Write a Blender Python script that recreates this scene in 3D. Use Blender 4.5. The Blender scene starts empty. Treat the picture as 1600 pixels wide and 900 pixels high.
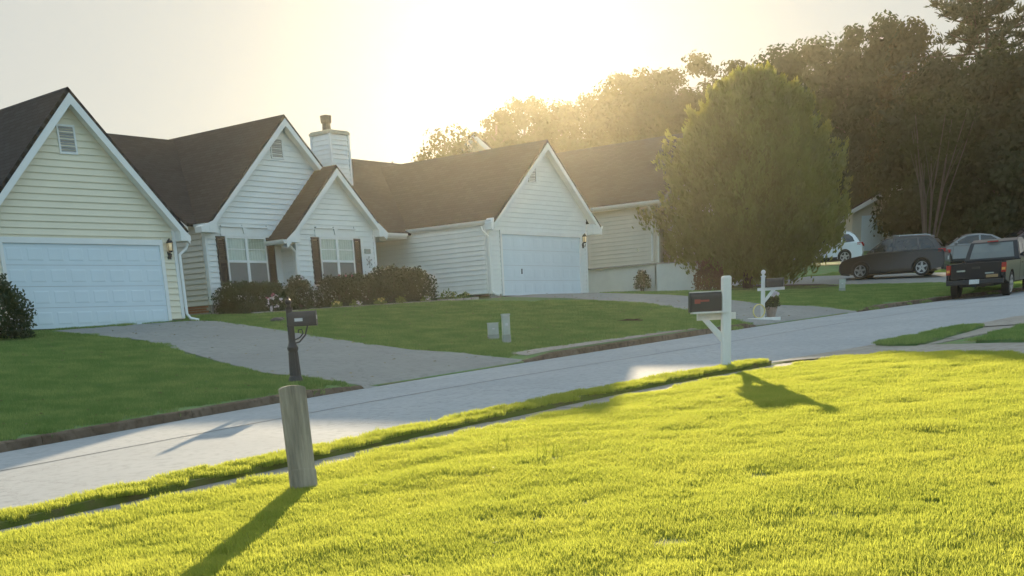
import bpy, math, random
from mathutils import Vector, Matrix, noise
import numpy as np

random.seed(7)
RAD = math.radians
scene = bpy.context.scene
COL = scene.collection

# ------------------------------------------------------------------ camera
CAM_F, CAM_PY = 1924.18, 1164.75
PITCH, ROLL, YAW = RAD(-18.384), RAD(2.938), RAD(38.985)
cam_data = bpy.data.cameras.new("camera")
cam_data.sensor_width = 36.0
cam_data.lens = 36.0 * CAM_F / 1600.0
cam_data.shift_y = (CAM_PY - 450.0) / 1600.0
cam_data.clip_start = 0.1
cam_data.clip_end = 3000.0
cam = bpy.data.objects.new("camera", cam_data)
COL.objects.link(cam)
_f = Vector((math.cos(YAW) * math.cos(PITCH), math.sin(YAW) * math.cos(PITCH), math.sin(PITCH)))
_r = Vector((math.sin(YAW), -math.cos(YAW), 0.0))
_d = -(_r.cross(_f))
_r2 = _r * math.cos(ROLL) + _d * math.sin(ROLL)
_d2 = -_r * math.sin(ROLL) + _d * math.cos(ROLL)
cam.matrix_world = Matrix(((_r2.x, -_d2.x, -_f.x, 0), (_r2.y, -_d2.y, -_f.y, 0), (_r2.z, -_d2.z, -_f.z, 0), (0, 0, 0, 1)))
scene.camera = cam

# ------------------------------------------------------------------ sky, sun, exposure
SUN_AZ, SUN_EL = RAD(37.2), RAD(12.25)
SUN_STRENGTH, SKY_STRENGTH, EXPOSURE = 5.0, 0.10, 1.0
GLARE_HAZE_DENSITY = 0.00016
world = bpy.data.worlds.new("World")
scene.world = world
world.use_nodes = True
wn, wl = world.node_tree.nodes, world.node_tree.links
wn.clear()
w_out = wn.new("ShaderNodeOutputWorld")
w_bg = wn.new("ShaderNodeBackground")
w_sky = wn.new("ShaderNodeTexSky")
w_sky.sky_type = 'NISHITA'
w_sky.sun_disc = False
w_sky.sun_elevation = SUN_EL
w_sky.sun_rotation = math.pi / 2 - SUN_AZ
w_sky.air_density = 1.0
w_sky.dust_density = 0.3
w_sky.ozone_density = 1.0
w_mix = wn.new("ShaderNodeMix")           # a thin, even, milky cloud veil over the whole sky
w_mix.data_type = 'RGBA'
w_mix.inputs[0].default_value = 0.98
# cream toward the low sun, clear blue away from it
w_geo = wn.new("ShaderNodeTexCoord")
w_dot = wn.new("ShaderNodeVectorMath")
w_dot.operation = 'DOT_PRODUCT'
w_dot.inputs[1].default_value = (math.cos(SUN_AZ) * math.cos(SUN_EL), math.sin(SUN_AZ) * math.cos(SUN_EL), math.sin(SUN_EL))
wl.new(w_geo.outputs['Generated'], w_dot.inputs[0])
w_ramp = wn.new("ShaderNodeMapRange")
w_ramp.interpolation_type = 'SMOOTHSTEP'
w_ramp.inputs[1].default_value = -0.35
w_ramp.inputs[2].default_value = 0.85
wl.new(w_dot.outputs['Value'], w_ramp.inputs[0])
w_veil = wn.new("ShaderNodeMix")
w_veil.data_type = 'RGBA'
w_veil.inputs[6].default_value = (2.85, 4.10, 5.0, 1)
w_veil.inputs[7].default_value = (3.1, 3.2, 3.05, 1)
wl.new(w_ramp.outputs[0], w_veil.inputs[0])
wl.new(w_veil.outputs[2], w_mix.inputs[7])
wl.new(w_sky.outputs[0], w_mix.inputs[6])
wl.new(w_mix.outputs[2], w_bg.inputs[0])
w_bg.inputs[1].default_value = SKY_STRENGTH
wl.new(w_bg.outputs[0], w_out.inputs[0])

sun_vec = Vector((math.cos(SUN_AZ) * math.cos(SUN_EL), math.sin(SUN_AZ) * math.cos(SUN_EL), math.sin(SUN_EL)))
sun_data = bpy.data.lights.new("sun", 'SUN')
sun_data.energy = SUN_STRENGTH
sun_data.angle = RAD(0.5)
sun_data.color = (1.0, 0.81, 0.53)
sun = bpy.data.objects.new("sun", sun_data)
sun.rotation_euler = sun_vec.to_track_quat('Z', 'Y').to_euler()
sun.location = (60, 60, 60)
COL.objects.link(sun)

scene.view_settings.view_transform = 'Standard'
scene.view_settings.look = 'None'
scene.view_settings.gamma = 1.0
scene.view_settings.use_curve_mapping = False
scene.view_settings.exposure = EXPOSURE
scene.cycles.max_bounces = 8
scene.cycles.transparent_max_bounces = 12
scene.cycles.volume_bounces = 0

# ------------------------------------------------------------------ materials
MATS = {}


def new_mat(name):
    m = bpy.data.materials.new(name)
    m.use_nodes = True
    return m, m.node_tree.nodes, m.node_tree.links, m.node_tree.nodes["Principled BSDF"]


def mat(name, col, rough=0.6, var=0.12, scale=3.0, bump=0.0, bscale=40.0, metal=0.0, stretch=(1, 1, 1), spec=0.5, col2=None, detail=6.0, coat=0.0):
    """Principled surface with a noise-driven colour variation and a fine bump."""
    m, n, l, p = new_mat(name)
    tc = n.new("ShaderNodeTexCoord")
    mp = n.new("ShaderNodeMapping")
    mp.inputs['Scale'].default_value = stretch
    l.new(tc.outputs['Object'], mp.inputs['Vector'])
    nz = n.new("ShaderNodeTexNoise")
    nz.inputs['Scale'].default_value = scale
    nz.inputs['Detail'].default_value = detail
    nz.inputs['Roughness'].default_value = 0.65
    l.new(mp.outputs[0], nz.inputs['Vector'])
    rp = n.new("ShaderNodeValToRGB")
    rp.color_ramp.elements[0].position = 0.3
    rp.color_ramp.elements[1].position = 0.7
    a = col2 if col2 else tuple(c * (1 - var) for c in col)
    b = col if col2 else tuple(min(1, c * (1 + var)) for c in col)
    rp.color_ramp.elements[0].color = (*a, 1)
    rp.color_ramp.elements[1].color = (*b, 1)
    l.new(nz.outputs['Fac'], rp.inputs[0])
    l.new(rp.outputs[0], p.inputs['Base Color'])
    p.inputs['Roughness'].default_value = rough
    p.inputs['Metallic'].default_value = metal
    p.inputs['Specular IOR Level'].default_value = spec
    p.inputs['Coat Weight'].default_value = coat
    if bump:
        nb = n.new("ShaderNodeTexNoise")
        nb.inputs['Scale'].default_value = bscale
        nb.inputs['Detail'].default_value = 4
        l.new(mp.outputs[0], nb.inputs['Vector'])
        bp = n.new("ShaderNodeBump")
        bp.inputs['Strength'].default_value = bump
        bp.inputs['Distance'].default_value = 0.02
        l.new(nb.outputs['Fac'], bp.inputs['Height'])
        l.new(bp.outputs[0], p.inputs['Normal'])
    MATS[name] = m
    return m


def leaf_mat(name, ca, cb, trans, tfac=0.45, scale=0.6, gloss=0.05):
    """Thin leaf: diffuse plus translucent, hue drifting through the crown."""
    m, n, l, p = new_mat(name)
    n.remove(p)
    out = [x for x in n if x.type == 'OUTPUT_MATERIAL'][0]
    geo = n.new("ShaderNodeNewGeometry")
    nz = n.new("ShaderNodeTexNoise")
    nz.inputs['Scale'].default_value = scale
    nz.inputs['Detail'].default_value = 5
    l.new(geo.outputs['Position'], nz.inputs['Vector'])
    at = n.new("ShaderNodeAttribute")
    at.attribute_name = "tint"
    ad = n.new("ShaderNodeMath")
    ad.operation = 'ADD'
    l.new(nz.outputs['Fac'], ad.inputs[0])
    l.new(at.outputs['Fac'], ad.inputs[1])
    rp = n.new("ShaderNodeValToRGB")
    rp.color_ramp.elements[0].position = 0.35
    rp.color_ramp.elements[1].position = 0.75
    rp.color_ramp.elements[0].color = (*ca, 1)
    rp.color_ramp.elements[1].color = (*cb, 1)
    l.new(ad.outputs[0], rp.inputs[0])
    df = n.new("ShaderNodeBsdfDiffuse")
    l.new(rp.outputs[0], df.inputs[0])
    tr = n.new("ShaderNodeBsdfTranslucent")
    mx = n.new("ShaderNodeMix")
    mx.data_type = 'RGBA'
    mx.inputs[0].default_value = 0.75
    l.new(rp.outputs[0], mx.inputs[6])
    mx.inputs[7].default_value = (*trans, 1)
    l.new(mx.outputs[2], tr.inputs[0])
    ms = n.new("ShaderNodeMixShader")
    ms.inputs[0].default_value = tfac
    l.new(df.outputs[0], ms.inputs[1])
    l.new(tr.outputs[0], ms.inputs[2])
    gl = n.new("ShaderNodeBsdfGlossy")
    gl.inputs['Roughness'].default_value = 0.45
    gl.inputs[0].default_value = (0.8, 0.85, 0.8, 1)
    m2 = n.new("ShaderNodeMixShader")
    m2.inputs[0].default_value = gloss
    l.new(ms.outputs[0], m2.inputs[1])
    l.new(gl.outputs[0], m2.inputs[2])
    l.new(m2.outputs[0], out.inputs[0])
    MATS[name] = m
    return m


def glass_mat(name, tint, opacity, rough=0.03):
    """A thin pane: part clear, part mirror."""
    m, n, l, p = new_mat(name)
    n.remove(p)
    out = [x for x in n if x.type == 'OUTPUT_MATERIAL'][0]
    t = n.new("ShaderNodeBsdfTransparent")
    t.inputs[0].default_value = (*tint, 1)
    g = n.new("ShaderNodeBsdfGlossy")
    g.inputs['Roughness'].default_value = rough
    lw = n.new("ShaderNodeLayerWeight")
    fr = n.new("ShaderNodeMath")
    fr.operation = 'POWER'
    l.new(lw.outputs['Facing'], fr.inputs[0])
    fr.inputs[1].default_value = 4.0
    mm = n.new("ShaderNodeMath")
    mm.operation = 'MULTIPLY_ADD'
    l.new(fr.outputs[0], mm.inputs[0])
    mm.inputs[1].default_value = 0.9
    mm.inputs[2].default_value = opacity
    ms = n.new("ShaderNodeMixShader")
    l.new(mm.outputs[0], ms.inputs[0])
    l.new(t.outputs[0], ms.inputs[1])
    l.new(g.outputs[0], ms.inputs[2])
    l.new(ms.outputs[0], out.inputs[0])
    MATS[name] = m
    return m


M = MATS
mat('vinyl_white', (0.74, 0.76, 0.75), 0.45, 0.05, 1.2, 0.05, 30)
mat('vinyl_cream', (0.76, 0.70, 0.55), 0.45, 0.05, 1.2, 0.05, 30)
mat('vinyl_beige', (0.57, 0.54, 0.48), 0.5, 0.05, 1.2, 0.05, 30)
mat('trim_white', (0.76, 0.77, 0.76), 0.4, 0.04, 2.0, 0.03, 50)
mat('door_white', (0.64, 0.73, 0.79), 0.4, 0.04, 0.8, 0.03, 60)
mat('vent_grey', (0.36, 0.37, 0.37), 0.5, 0.05, 4)
mat('shutter_brown', (0.021, 0.019, 0.018), 0.5, 0.15, 4)
mat('foundation_white', (0.66, 0.67, 0.65), 0.7, 0.09, 0.9, 0.15, 25)
mat('brick_red', (0.30, 0.13, 0.075), 0.8, 0.3, 12, 0.3, 60)
mat('mortar', (0.35, 0.32, 0.28), 0.9, 0.1, 12)
mat('grey_block', (0.30, 0.29, 0.27), 0.8, 0.15, 6, 0.2, 40)
mat('iron_black', (0.020, 0.021, 0.023), 0.4, 0.2, 8)
mat('box_black', (0.018, 0.017, 0.017), 0.35, 0.2, 6)
mat('paint_white', (0.72, 0.70, 0.66), 0.55, 0.10, 5, 0.1, 30, stretch=(1, 1, 0.3))
mat('plate_pale', (0.55, 0.57, 0.58), 0.5, 0.1, 20)
mat('red_flag', (0.22, 0.035, 0.03), 0.4, 0.1, 8)
mat('weathered_post', (0.35, 0.285, 0.215), 0.9, 0.45, 9, 0.9, 26, stretch=(1.6, 1.6, 0.16))
mat('pedestal_grey', (0.42, 0.47, 0.42), 0.6, 0.12, 5, 0.1, 30)
mat('pedestal_dark', (0.30, 0.34, 0.30), 0.6, 0.12, 5)
mat('bark', (0.085, 0.062, 0.045), 0.9, 0.35, 5, 0.6, 16, stretch=(1, 1, 0.2))
mat('bark_pale', (0.075, 0.06, 0.048), 0.85, 0.25, 4, 0.4, 14, stretch=(1, 1, 0.2))
mat('rubber', (0.016, 0.016, 0.016), 0.85, 0.15, 20)
mat('rim_alloy', (0.45, 0.45, 0.46), 0.35, 0.05, 10, metal=0.8)
mat('car_grey', (0.030, 0.030, 0.034), 0.35, 0.04, 2, metal=0.2, coat=0.5)
mat('car_white', (0.72, 0.74, 0.76), 0.3, 0.03, 2, coat=0.8)
mat('car_navy', (0.009, 0.009, 0.015), 0.35, 0.05, 2, coat=0.4, spec=.3)
mat('car_silver', (0.22, 0.225, 0.23), 0.3, 0.03, 2, metal=0.6, coat=0.6)
mat('car_maroon', (0.05, 0.022, 0.03), 0.3, 0.04, 2, coat=0.8)
mat('car_glass', (0.020, 0.023, 0.025), 0.06, 0.1, 2, spec=0.8)
mat('car_glass_pale', (0.16, 0.17, 0.16), 0.08, 0.1, 2, spec=0.8)
mat('plastic_dark', (0.025, 0.025, 0.027), 0.6, 0.1, 8)
mat('lamp_red', (0.35, 0.02, 0.015), 0.2, 0.1, 8)
mat('lamp_amber', (0.75, 0.33, 0.08), 0.25, 0.1, 8)
mat('lamp_clear', (0.7, 0.7, 0.68), 0.15, 0.05, 8)
mat('chrome', (0.6, 0.6, 0.6), 0.2, 0.03, 5, metal=1.0)
mat('number_plate', (0.6, 0.6, 0.58), 0.5, 0.2, 30)
mat('curtain', (0.78, 0.75, 0.68), 0.9, 0.08, 5)
mat('screen_grey', (0.19, 0.19, 0.185), 0.7, 0.08, 2)
mat('room_dark', (0.05, 0.05, 0.045), 0.9, 0.1, 2)
mat('chimney_cap', (0.14, 0.115, 0.085), 0.6, 0.25, 6)
mat('petal_white', (0.75, 0.70, 0.74), 0.6, 0.06, 20)
mat('petal_pink', (0.40, 0.13, 0.19), 0.6, 0.1, 20)
mat('petal_yellow', (0.70, 0.60, 0.25), 0.6, 0.1, 20)
mat('edging_stone', (0.34, 0.32, 0.28), 0.85, 0.2, 6, 0.3, 30)
mat('mulch', (0.075, 0.045, 0.03), 0.95, 0.4, 9, 0.8, 30)
mat('clay', (0.30, 0.24, 0.2), 0.7, 0.15, 9)
mat('stick_brown', (0.10, 0.062, 0.04), 0.9, 0.3, 9)
glass_mat('window_glass', (0.85, 0.9, 0.88), 0.10)
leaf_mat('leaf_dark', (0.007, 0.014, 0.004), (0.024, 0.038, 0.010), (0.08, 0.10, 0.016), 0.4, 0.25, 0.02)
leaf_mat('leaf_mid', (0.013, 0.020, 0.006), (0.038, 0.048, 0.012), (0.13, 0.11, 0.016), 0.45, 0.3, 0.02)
leaf_mat('leaf_pine', (0.018, 0.030, 0.014), (0.045, 0.060, 0.026), (0.10, 0.10, 0.02), 0.3, 0.4)
leaf_mat('leaf_cypress', (0.018, 0.042, 0.011), (0.078, 0.135, 0.028), (0.42, 0.40, 0.05), 0.5, 0.9)
leaf_mat('leaf_hedge', (0.012, 0.030, 0.010), (0.036, 0.070, 0.022), (0.10, 0.13, 0.03), 0.3, 2.0)
leaf_mat('leaf_shrub', (0.018, 0.034, 0.014), (0.048, 0.074, 0.028), (0.12, 0.13, 0.04), 0.3, 1.6)
leaf_mat('leaf_bright', (0.07, 0.12, 0.03), (0.20, 0.24, 0.07), (0.3, 0.35, 0.06), 0.4, 3.0)
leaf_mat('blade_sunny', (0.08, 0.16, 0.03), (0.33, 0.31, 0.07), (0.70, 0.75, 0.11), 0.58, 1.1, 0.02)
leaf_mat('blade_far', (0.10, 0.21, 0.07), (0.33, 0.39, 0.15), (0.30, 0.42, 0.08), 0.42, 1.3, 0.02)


def shingle_mat(name, col):
    m, n, l, p = new_mat(name)
    tc = n.new("ShaderNodeTexCoord")
    br = n.new("ShaderNodeTexBrick")
    br.inputs['Scale'].default_value = 1.0
    br.inputs['Mortar Size'].default_value = 0.008
    br.inputs['Brick Width'].default_value = 0.32
    br.inputs['Row Height'].default_value = 0.14
    br.inputs['Color1'].default_value = (*[c * 0.82 for c in col], 1)
    br.inputs['Color2'].default_value = (*[c * 1.15 for c in col], 1)
    br.inputs['Mortar'].default_value = (*[c * 0.45 for c in col], 1)
    l.new(tc.outputs['UV'], br.inputs['Vector'])
    nz = n.new("ShaderNodeTexNoise")
    nz.inputs['Scale'].default_value = 0.7
    nz.inputs['Detail'].default_value = 6
    l.new(tc.outputs['UV'], nz.inputs['Vector'])
    mx = n.new("ShaderNodeMix")
    mx.data_type = 'RGBA'
    mx.blend_type = 'MULTIPLY'
    mx.inputs[0].default_value = 0.6
    rp = n.new("ShaderNodeValToRGB")
    rp.color_ramp.elements[0].color = (0.65, 0.62, 0.58, 1)
    rp.color_ramp.elements[1].color = (1.25, 1.2, 1.15, 1)
    l.new(nz.outputs['Fac'], rp.inputs[0])
    l.new(br.outputs['Color'], mx.inputs[6])
    l.new(rp.outputs[0], mx.inputs[7])
    l.new(mx.outputs[2], p.inputs['Base Color'])
    p.inputs['Roughness'].default_value = 0.9
    p.inputs['Specular IOR Level'].default_value = 0.12
    bp = n.new("ShaderNodeBump")
    bp.inputs['Strength'].default_value = 0.5
    bp.inputs['Distance'].default_value = 0.02
    l.new(br.outputs['Fac'], bp.inputs['Height'])
    bp.invert = True
    l.new(bp.outputs[0], p.inputs['Normal'])
    M[name] = m


shingle_mat('shingles', (0.029, 0.033, 0.041))


def ground_mat(name, ca, cb, cc, s1, s2, rough=0.9, bump=0.4, bscale=60, spec=0.3, cracks=False):
    """Three-tone ground: broad patches, fine grain, optional crack and seam lines."""
    m, n, l, p = new_mat(name)
    geo = n.new("ShaderNodeNewGeometry")
    n1 = n.new("ShaderNodeTexNoise")
    n1.inputs['Scale'].default_value = s1
    n1.inputs['Detail'].default_value = 8
    n1.inputs['Roughness'].default_value = 0.6
    l.new(geo.outputs['Position'], n1.inputs['Vector'])
    n2 = n.new("ShaderNodeTexNoise")
    n2.inputs['Scale'].default_value = s2
    n2.inputs['Detail'].default_value = 8
    l.new(geo.outputs['Position'], n2.inputs['Vector'])
    r1 = n.new("ShaderNodeValToRGB")
    r1.color_ramp.elements[0].position = 0.35
    r1.color_ramp.elements[1].position = 0.68
    r1.color_ramp.elements[0].color = (*ca, 1)
    r1.color_ramp.elements[1].color = (*cb, 1)
    l.new(n1.outputs['Fac'], r1.inputs[0])
    r2 = n.new("ShaderNodeValToRGB")
    r2.color_ramp.elements[0].position = 0.48
    r2.color_ramp.elements[1].position = 0.70
    r2.color_ramp.elements[0].color = (0, 0, 0, 1)
    r2.color_ramp.elements[1].color = (1, 1, 1, 1)
    l.new(n2.outputs['Fac'], r2.inputs[0])
    mx = n.new("ShaderNodeMix")
    mx.data_type = 'RGBA'
    l.new(r2.outputs[0], mx.inputs[0])
    l.new(r1.outputs[0], mx.inputs[6])
    mx.inputs[7].default_value = (*cc, 1)
    last = mx.outputs[2]
    if cracks:
        vo = n.new("ShaderNodeTexVoronoi")
        vo.feature = 'DISTANCE_TO_EDGE'
        vo.inputs['Scale'].default_value = 0.22
        wv = n.new("ShaderNodeVectorMath")
        wv.operation = 'MULTIPLY_ADD'
        l.new(n2.outputs['Color'], wv.inputs[0])
        wv.inputs[1].default_value = (0.5, 0.5, 0.5)
        l.new(geo.outputs['Position'], wv.inputs[2])
        l.new(wv.outputs[0], vo.inputs['Vector'])
        lt = n.new("ShaderNodeMath")
        lt.operation = 'LESS_THAN'
        l.new(vo.outputs['Distance'], lt.inputs[0])
        lt.inputs[1].default_value = 0.0035
        mc = n.new("ShaderNodeMix")
        mc.data_type = 'RGBA'
        mlt = n.new("ShaderNodeMath")
        mlt.operation = 'MULTIPLY'
        l.new(lt.outputs[0], mlt.inputs[0])
        mlt.inputs[1].default_value = 0.28
        l.new(mlt.outputs[0], mc.inputs[0])
        l.new(last, mc.inputs[6])
        mc.inputs[7].default_value = (*[c * 0.4 for c in ca], 1)
        last = mc.outputs[2]
    l.new(last, p.inputs['Base Color'])
    p.inputs['Roughness'].default_value = rough
    p.inputs['Specular IOR Level'].default_value = spec
    n3 = n.new("ShaderNodeTexNoise")
    n3.inputs['Scale'].default_value = bscale
    n3.inputs['Detail'].default_value = 3
    l.new(geo.outputs['Position'], n3.inputs['Vector'])
    bp = n.new("ShaderNodeBump")
    bp.inputs['Strength'].default_value = bump
    bp.inputs['Distance'].default_value = 0.02
    l.new(n3.outputs['Fac'], bp.inputs['Height'])
    l.new(bp.outputs[0], p.inputs['Normal'])
    M[name] = m


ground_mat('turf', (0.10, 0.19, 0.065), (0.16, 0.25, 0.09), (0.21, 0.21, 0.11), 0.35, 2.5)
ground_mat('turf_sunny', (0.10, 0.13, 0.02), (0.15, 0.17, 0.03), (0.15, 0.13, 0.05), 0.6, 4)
ground_mat('asphalt', (0.34, 0.355, 0.375), (0.40, 0.41, 0.425), (0.29, 0.305, 0.32), 0.5, 9.0, 0.88, 0.35, 90, 0.25, True)
ground_mat('driveway_grey', (0.225, 0.23, 0.225), (0.27, 0.275, 0.265), (0.205, 0.21, 0.205), 0.4, 6.0, 0.8, 0.3, 70, 0.35, True)
ground_mat('concrete_pale', (0.30, 0.27, 0.24), (0.38, 0.35, 0.31), (0.25, 0.22, 0.19), 0.8, 7.0, 0.85, 0.3, 60, 0.3)
ground_mat('kerb_stained', (0.12, 0.088, 0.062), (0.20, 0.155, 0.115), (0.075, 0.055, 0.038), 1.4, 8.0, 0.9, 0.4, 50, 0.2)

# ------------------------------------------------------------------ object helpers


def link_mesh(name, verts, faces, material, parent=None, smooth=False, loc=None, uv=None):
    me = bpy.data.meshes.new(name)
    me.from_pydata([tuple(v) for v in verts], [], faces)
    if material:
        me.materials.append(M[material] if isinstance(material, str) else material)
    if smooth:
        me.polygons.foreach_set("use_smooth", [True] * len(me.polygons))
    me.update()
    return link_obj(name, me, parent, loc)


def link_obj(name, me, parent=None, loc=None):
    o = bpy.data.objects.new(name, me)
    COL.objects.link(o)
    if parent is not None:
        o.parent = parent
    if loc is not None:
        o.location = loc
    return o


def tag(o, label=None, cat=None, group=None, kind=None):
    if label:
        o["label"] = label
    if cat:
        o["category"] = cat
    if group:
        o["group"] = group
    if kind:
        o["kind"] = kind
    return o


def thing(name, label, cat, loc=(0, 0, 0), rot=0.0, group=None):
    o = bpy.data.objects.new(name, None)
    o.empty_display_size = 0.3
    COL.objects.link(o)
    o.location = loc
    o.rotation_euler = (0, 0, rot)
    return tag(o, label, cat, group)


class MB:
    """Collects shapes and links them as one mesh object."""

    def __init__(self):
        self.v, self.f = [], []

    def poly(self, pts):
        b = len(self.v)
        self.v += [Vector(p) for p in pts]
        self.f.append(list(range(b, b + len(pts))))
        return self

    def box(self, x0, x1, y0, y1, z0, z1):
        return self.prism([(x0, y0, z0), (x1, y0, z0), (x1, y1, z0), (x0, y1, z0)], (0, 0, z1 - z0))

    def prism(self, pts, ext):
        """pts: planar loop; ext: extrusion vector."""
        b = len(self.v)
        n = len(pts)
        e = Vector(ext)
        P = [Vector(p) for p in pts]
        self.v += P + [p + e for p in P]
        nrm = Vector((0, 0, 0))
        for i in range(n):
            nrm += P[i].cross(P[(i + 1) % n])
        up = nrm.dot(e) > 0
        lo, hi = list(range(b, b + n)), list(range(b + n, b + 2 * n))
        self.f.append(lo[::-1] if up else lo)
        self.f.append(hi if up else hi[::-1])
        for i in range(n):
            j = (i + 1) % n
            q = [b + i, b + j, b + n + j, b + n + i]
            self.f.append(q if up else q[::-1])
        return self

    def tube(self, pts, radii, n=8, caps=True):
        pts = [Vector(p) for p in pts]
        if not hasattr(radii, '__len__'):
            radii = [radii] * len(pts)
        b = len(self.v)
        ref = None
        for i, p in enumerate(pts):
            d = (pts[min(i + 1, len(pts) - 1)] - pts[max(i - 1, 0)])
            if d.length < 1e-9:
                d = Vector((0, 0, 1))
            d.normalize()
            if ref is None:
                ref = d.orthogonal().normalized()
            ref = (ref - d * ref.dot(d))
            ref = ref.normalized() if ref.length > 1e-6 else d.orthogonal().normalized()
            s = d.cross(ref)
            for k in range(n):
                a = 2 * math.pi * k / n
                self.v.append(p + (ref * math.cos(a) + s * math.sin(a)) * radii[i])
        for i in range(len(pts) - 1):
            for k in range(n):
                k2 = (k + 1) % n
                self.f.append([b + i * n + k, b + i * n + k2, b + (i + 1) * n + k2, b + (i + 1) * n + k])
        if caps:
            self.f.append([b + k for k in range(n)][::-1])
            e = b + (len(pts) - 1) * n
            self.f.append([e + k for k in range(n)])
        return self

    def lathe(self, prof, n=12, cx=0.0, cy=0.0):
        return self.tube([(cx, cy, z) for r, z in prof], [max(r, 1e-4) for r, z in prof], n) if all(prof[i][1] < prof[i + 1][1] for i in range(len(prof) - 1)) else self

    def ball(self, c, r, nu=10, nv=6, sq=(1, 1, 1)):
        b = len(self.v)
        c = Vector(c)
        for j in range(nv + 1):
            t = math.pi * j / nv
            for i in range(nu):
                a = 2 * math.pi * i / nu
                self.v.append(c + Vector((r * sq[0] * math.sin(t) * math.cos(a), r * sq[1] * math.sin(t) * math.sin(a), -r * sq[2] * math.cos(t))))
        for j in range(nv):
            for i in range(nu):
                i2 = (i + 1) % nu
                self.f.append([b + j * nu + i, b + j * nu + i2, b + (j + 1) * nu + i2, b + (j + 1) * nu + i])
        return self

    def build(self, name, material, parent=None, smooth=False, loc=None, bevel=0.0):
        o = link_mesh(name, self.v, self.f, material, parent, smooth, loc)
        if bevel:
            md = o.modifiers.new("bevel", 'BEVEL')
            md.width = bevel
            md.segments = 2
            md.limit_method = 'ANGLE'
        return o


def quads_mesh(name, V, nper, material, parent=None, tint=None, loc=None):
    """V: (n*nper, 3) array, every nper vertices one face."""
    n = len(V) // nper
    me = bpy.data.meshes.new(name)
    me.vertices.add(len(V))
    me.vertices.foreach_set("co", np.asarray(V, np.float32).ravel())
    me.loops.add(n * nper)
    me.loops.foreach_set("vertex_index", np.arange(n * nper, dtype=np.int32))
    me.polygons.add(n)
    me.polygons.foreach_set("loop_start", np.arange(0, n * nper, nper, dtype=np.int32))
    if tint is not None:
        a = me.attributes.new("tint", 'FLOAT', 'FACE')
        a.data.foreach_set("value", np.asarray(tint, np.float32))
    me.materials.append(M[material])
    me.update(calc_edges=True)
    me.validate()
    return link_obj(name, me, parent, loc)


# ------------------------------------------------------------------ terrain
def interp(x, xs, ys):
    return float(np.interp(x, xs, ys))


_YFX = [-60, -30, 0, 9, 14, 18, 24, 33, 40, 46, 50, 56, 64, 80, 100]
_YFY = [12.0, 13.5, 15.2, 16.2, 17.0, 17.35, 17.4, 17.4, 16.9, 16.1, 14.9, 12.6, 8, -4, -24]
_YNX = [-60, -30, 0, 9, 14, 18, 21, 24, 30, 36, 42, 48, 54, 60, 74, 92]
_YNY = [7.6, 8.8, 9.75, 10.2, 10.45, 10.35, 9.9, 9.5, 9.4, 9.1, 8.3, 6.8, 4.6, 1.8, -7, -26]


def smooth_tab(xs, ys):
    """Dense, softened lookup of a polyline."""
    gx = np.arange(xs[0], xs[-1] + 0.01, 0.5)
    gy = np.interp(gx, xs, ys)
    k = np.ones(9) / 9
    for _ in range(2):
        p = np.concatenate([np.full(4, gy[0]) + (np.arange(-4, 0)) * (gy[1] - gy[0]), gy, np.full(4, gy[-1]) + np.arange(1, 5) * (gy[-1] - gy[-2])])
        gy = np.convolve(p, k, 'valid')
    return gx, gy


_F = smooth_tab(_YFX, _YFY)
_N = smooth_tab(_YNX, _YNY)


def yf(x):
    return interp(x, *_F)


def yn(x):
    return interp(x, *_N)


def zr(x):
    return -1.6 + 0.045 * max(-40.0, min(90.0, x))


DROPS = [(17.4, 22.7), (33.3, 39.3)]      # dropped kerbs at the driveways


def gz(x, y):
    """Ground height (grass and soil level)."""
    t = y - yf(x)
    if t > 0:
        k = interp(x, [20, 40, 52], [.1, .085, .045])
        gap = max(max(0.0, min(1.0, (x - a + .5) / .5, (b - x + .5) / .5)) for a, b in DROPS)
        z = zr(x) + .12 - .09 * gap * max(0.0, 1 - t / 1.4) + k * min(t, 13) + .04 * min(max(0, t - 13), 110)
        return z
    s = yn(x) - y
    if s < 0:
        return zr(x) - 0.05
    return zr(x) + 0.05 + 0.004 * min(s, 40)


def lawn_wave(x, y):
    return 0.024 * noise.noise(Vector((x * 0.9 + y * 0.4, y * 1.9 - x * 0.5, 1.3))) + 0.016 * noise.noise(Vector((x * 2.3, y * 2.6, 7.7)))


def build_ground():
    xs = [-500, -380, -280, -200, -140, -100, -80, -60, -45, -30] + list(np.arange(-20, 16, 1.0)) + list(np.arange(16, 42, .5)) + list(np.arange(42, 70, 1.0)) + [72, 76, 80, 85, 90, 100, 120, 150, 200, 280, 400, 600]
    rows = []
    far_off = [0.0, 0.14, 0.5, 1, 1.4, 2, 3, 4.5, 6, 8, 10, 11.5, 13, 14.5, 17, 20, 25, 32, 45, 65, 100, 123, 200, 320, 580]
    near_off = [0.0, 0.5, 1.0, 2, 3.5, 5, 7, 10, 14, 20, 30, 50, 90, 160, 300, 480]
    V, F = [], []
    ncol = 0
    for x in xs:
        a, b = yn(x), yf(x)
        col = [(x, a - o, gz(x, a - o - 1e-4)) for o in near_off[::-1]]
        col += [(x, a + 0.01, zr(x) - 0.05), (x, (a + b) / 2, zr(x) - 0.05), (x, b - 0.001, zr(x) - 0.05)]
        col += [(x, b + o, gz(x, b + o) if o > 0.1 else zr(x) + 0.02) for o in far_off[0:]]
        ncol = len(col)
        V += col
    for i in range(len(xs) - 1):
        for j in range(ncol - 1):
            F.append([i * ncol + j, (i + 1) * ncol + j, (i + 1) * ncol + j + 1, i * ncol + j + 1])
    o = link_mesh("ground", V, F, 'turf', smooth=False)
    tag(o, "green lawn ground rising from the street up to the houses", "ground", kind="structure")


build_ground()


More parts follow.
